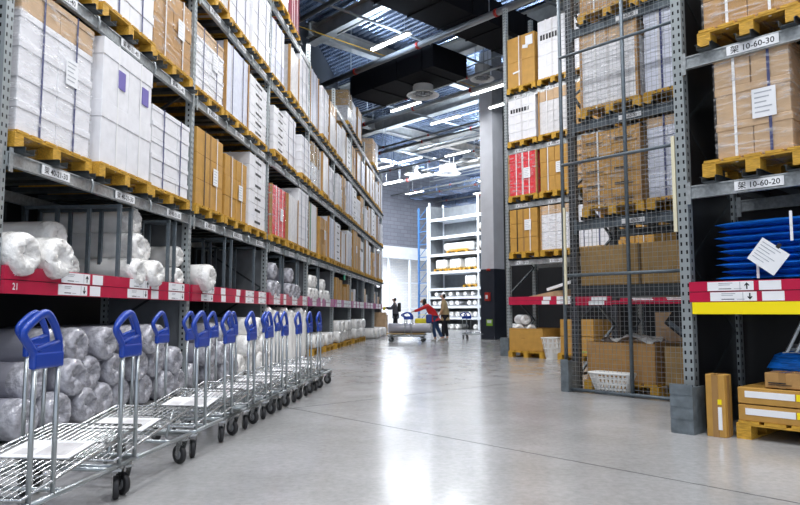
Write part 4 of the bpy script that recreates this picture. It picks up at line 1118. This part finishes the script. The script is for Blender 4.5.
def person(label, loc, P, coat, trous, shoe='shoe', coat_len=.12, rz=0):
    """P: joints hip, chest, neck, head, shoulders, elbows, hands, knees, feet (dict)"""
    t = thing('person', label, 'person', loc, rz)
    V, E, Rd = [], [], []
    hip, chest, neck, head = [Vector(P[k]) for k in ('hip', 'chest', 'neck', 'head')]
    chain([(hip, .125)], V, E, Rd); w = chain([(hip.lerp(chest, .5), .115), (chest, .13), (neck, .055), (neck.lerp(head, .5), .05), (head-(head-neck)*.12, .078), (head, .095), (head+(head-neck).normalized()*.07, .07)], V, E, Rd, 0)
    fwd = Vector(P.get('face', (-1, 0, 0))).normalized()
    chain([(head+fwd*.085-Vector((0, 0, .01)), .018), (head+fwd*.115-Vector((0, 0, .02)), .010)], V, E, Rd, 6)
    for s in ('l', 'r'):
        sh, el, ha = [Vector(P[k+s]) for k in ('sh', 'el', 'ha')]
        e = chain([(sh, .055), (el, .040), (el.lerp(ha, .9), .026), (ha, .030)], V, E, Rd, 2)
        d = (ha-el).normalized(); sd = d.cross(Vector((0, 0, 1))).normalized()
        for k in range(4):
            q = ha+d*.02+sd*(.024*(k-1.5)); chain([(q, .010), (q+d*(.045+.006*(k in (1, 2)))+Vector((0, 0, -.008)), .009), (q+d*.065+Vector((0, 0, -.032)), .008)], V, E, Rd, e)
        chain([(ha+sd*.035-d*.01, .010), (ha+sd*.05+d*.02, .009)], V, E, Rd, e)
        kn, ft = Vector(P['kn'+s]), Vector(P['ft'+s])
        hs = hip+(sh-chest)*.45; hs.z = hip.z-.06
        chain([(hs, .085), (kn, .058), (kn.lerp(ft+Vector((0, 0, .08)), .5), .052), (ft+Vector((0, 0, .09)), .038), (ft+Vector((0, 0, .04))+fwd*.09, .032)], V, E, Rd, 0)
    ob('body', skin_mesh('body', V, E, Rd, ['skin']), t)
    # jacket
    V, E, Rd = [], [], []
    low = hip+((hip-chest).normalized()*.3+Vector((0, 0, -.7)))*coat_len
    chain([(low, .165), (hip, .165), (hip.lerp(chest, .5), .155), (chest, .165), (neck-(neck-chest)*.25, .085)], V, E, Rd)
    for s in ('l', 'r'):
        sh, el, ha = [Vector(P[k+s]) for k in ('sh', 'el', 'ha')]
        chain([(sh, .075), (el, .060), (el.lerp(ha, .85), .045)], V, E, Rd, 3)
    ob('jacket', skin_mesh('jacket', V, E, Rd, [coat], 1), t)
    V, E, Rd = [], [], []
    chain([(hip, .14)], V, E, Rd)
    for s in ('l', 'r'):
        kn, ft, sh = Vector(P['kn'+s]), Vector(P['ft'+s]), Vector(P['sh'+s]); hs = hip+(sh-chest)*.45; hs.z = hip.z-.06
        chain([(hs, .10), (kn, .075), (ft+Vector((0, 0, .12)), .060)], V, E, Rd, 0)
    ob('trousers', skin_mesh('trousers', V, E, Rd, [trous], 0), t)
    for s in ('l', 'r'):
        ft = Vector(P['ft'+s]); V, E, Rd = [], [], []
        chain([(ft+Vector((0, 0, .055))-fwd*.03, .05), (ft+Vector((0, 0, .045))+fwd*.08, .042), (ft+Vector((0, 0, .035))+fwd*.17, .032)], V, E, Rd)
        ob('shoe', skin_mesh('shoe', V, E, Rd, [shoe], 0), t)
    V, E, Rd = [], [], []
    chain([(head+fwd*.01+Vector((0, 0, .065)), .10), (head-fwd*.05+Vector((0, 0, .0)), .095), (head-fwd*.06-Vector((0, 0, .09 if not P.get('long') else .18)), .06)], V, E, Rd)
    ob('hair', skin_mesh('hair', V, E, Rd, ['hair'], 0), t)
    sd = fwd.cross(Vector((0, 0, 1))).normalized()
    for s in (-1, 1):
        MB().lathe([(0, -.01), (.009, -.005), (.011, 0), (.009, .005), (0, .01)], 8, 0).obj('eye', ['black'], t, tuple(head+fwd*.092+sd*(.033*s)+Vector((0, 0, .008))))
    return t
W = lambda x, y: (x, y, 0)
# woman in red pushing the trolley
P = dict(hip=(-.02, 0, .86), chest=(-.27, .0, 1.17), neck=(-.36, 0, 1.29), head=(-.45, 0, 1.39), face=(-1, -.1, -.25),
         shl=(-.32, -.17, 1.22), ell=(-.56, -.2, 1.10), hal=(-.80, -.15, 1.03), shr=(-.32, .17, 1.22), elr=(-.56, .2, 1.09), har=(-.80, .15, 1.02),
         knl=(-.10, -.1, .47), ftl=(-.02, -.12, 0), knr=(.06, .1, .46), ftr=(.22, .1, 0), long=1)
person('person in a red jacket and jeans leaning forward to push a loaded trolley', W(1.26, 23.7), P, 'redcoat', 'jeans', coat_len=.16)
P = dict(hip=(0, 0, .88), chest=(-.03, 0, 1.28), neck=(-.05, 0, 1.44), head=(-.09, 0, 1.57), face=(-1, -.35, -.1),
         shl=(-.05, -.19, 1.38), ell=(-.10, -.24, 1.10), hal=(-.20, -.16, .92), shr=(-.03, .19, 1.38), elr=(0, .25, 1.1), har=(-.08, .22, .86),
         knl=(-.07, -.1, .47), ftl=(-.07, -.13, 0), knr=(.03, .1, .47), ftr=(.09, .1, 0))
person('person in a tan jacket and black trousers walking behind the red jacket', W(1.62, 24.2), P, 'tancoat', 'blacktrousers', 'shoe')
P = dict(hip=(0, 0, .9), chest=(-.03, 0, 1.28), neck=(-.05, 0, 1.44), head=(-.08, 0, 1.58), face=(-1, -.1, -.15),
         shl=(-.04, -.19, 1.38), ell=(-.22, -.22, 1.18), hal=(-.48, -.18, 1.24), shr=(-.04, .19, 1.38), elr=(-.2, .22, 1.16), har=(-.46, .12, 1.18),
         knl=(-.06, -.1, .48), ftl=(-.05, -.12, 0), knr=(.03, .1, .48), ftr=(.08, .1, 0))
man = person('person in a dark grey jacket with a backpack reaching left', W(-.2, 31.2), P, 'greycoat', 'blacktrousers', 'shoe')
b = MB(); b.box(-.0, .16, -.15, .15, 0, .42, bev=.04); tag(b.obj('backpack', ['black'], None, (-.2+.09, 31.2, 1.02)), 'black backpack worn by the grey-jacketed person', 'backpack')
b = MB(); b.box(-.06, .06, -.03, .03, -.10, .04, bev=.012); tag(b.obj('hand_scanner', ['bagyellow'], None, (-.2-.53, 31.0, 1.20)), 'small yellow object held out by the grey-jacketed person', 'handheld object')

# trolley pushed by the people
pc = make_cart('loaded trolley with a grey roll pushed by the person in red', tilt=.02, sign=False, hx=.42)
pc.location = (-.42, 23.0, 0); pc.rotation_euler = (0, 0, radians(-6)); pc.scale = (1.28, 1.1, 1)
b = MB(); b.box(-.05, 1.25, 0, .6, 0, .03); tag(b.obj('wooden_board', ['plywood'], None, (-.42, 23.02, .258), radians(-6)), 'yellowish wooden board lying on the moving trolley', 'board')
o = ob('wrapped_roll', roll_mesh(.175, 1.5, 'grey', 2), None, (1.10, 23.05, .46), rot=(radians(0), 0, radians(84))); tag(o, 'long grey roll lying on the trolley pushed by the person in red', 'wrapped roll')
b = MB(); b.box(-.26, .26, -.12, .12, 0, .5, bev=.05); b.tube([(-.12, 0, .48), (-.12, 0, .62), (.12, 0, .62), (.12, 0, .48)], .012, 6)
tag(b.obj('shopping_bag', ['bagyellow'], None, (.78, 23.45, .29)), 'large yellow shopping bag standing on the moving trolley', 'bag')
b = MB(); b.box(-.10, .10, -.10, .10, 0, .3, bev=.04); tag(b.obj('shopping_bag', ['bagblue'], None, (1.0, 23.25, .63)), 'small blue bag behind the yellow bag on the trolley', 'bag')
pc2 = make_cart('tall silver trolley parked empty beside the column', tilt=.02, sign=False)
pc2.location = (2.45, 25.2, 0); pc2.rotation_euler = (0, 0, radians(10))

# ------------------------------------------------------------------ world and camera
wd = bpy.data.worlds.new('W'); S.world = wd; wd.use_nodes = True
bg = wd.node_tree.nodes['Background']; bg.inputs[0].default_value = (.78, .86, 1., 1); bg.inputs[1].default_value = 1.25
cam = bpy.data.cameras.new('cam'); co = bpy.data.objects.new('camera', cam); COL.objects.link(co)
cam.sensor_fit = 'HORIZONTAL'; cam.sensor_width = 36; cam.lens = 36*670/800; cam.clip_end = 300; cam.clip_start = .05
co.location = (0, 0, 1.0); co.rotation_euler = (pi/2+radians(5.1), 0, 0)
S.camera = co
S.view_settings.view_transform = 'Standard'; S.view_settings.look = 'None'; S.view_settings.gamma = 1; S.view_settings.use_curve_mapping = False
S.view_settings.exposure = 0.15
S.cycles.max_bounces = 6; S.cycles.transparent_max_bounces = 12; S.cycles.caustics_reflective = False; S.cycles.caustics_refractive = False
S.cycles.use_denoising = True; S.cycles.sample_clamp_indirect = 6
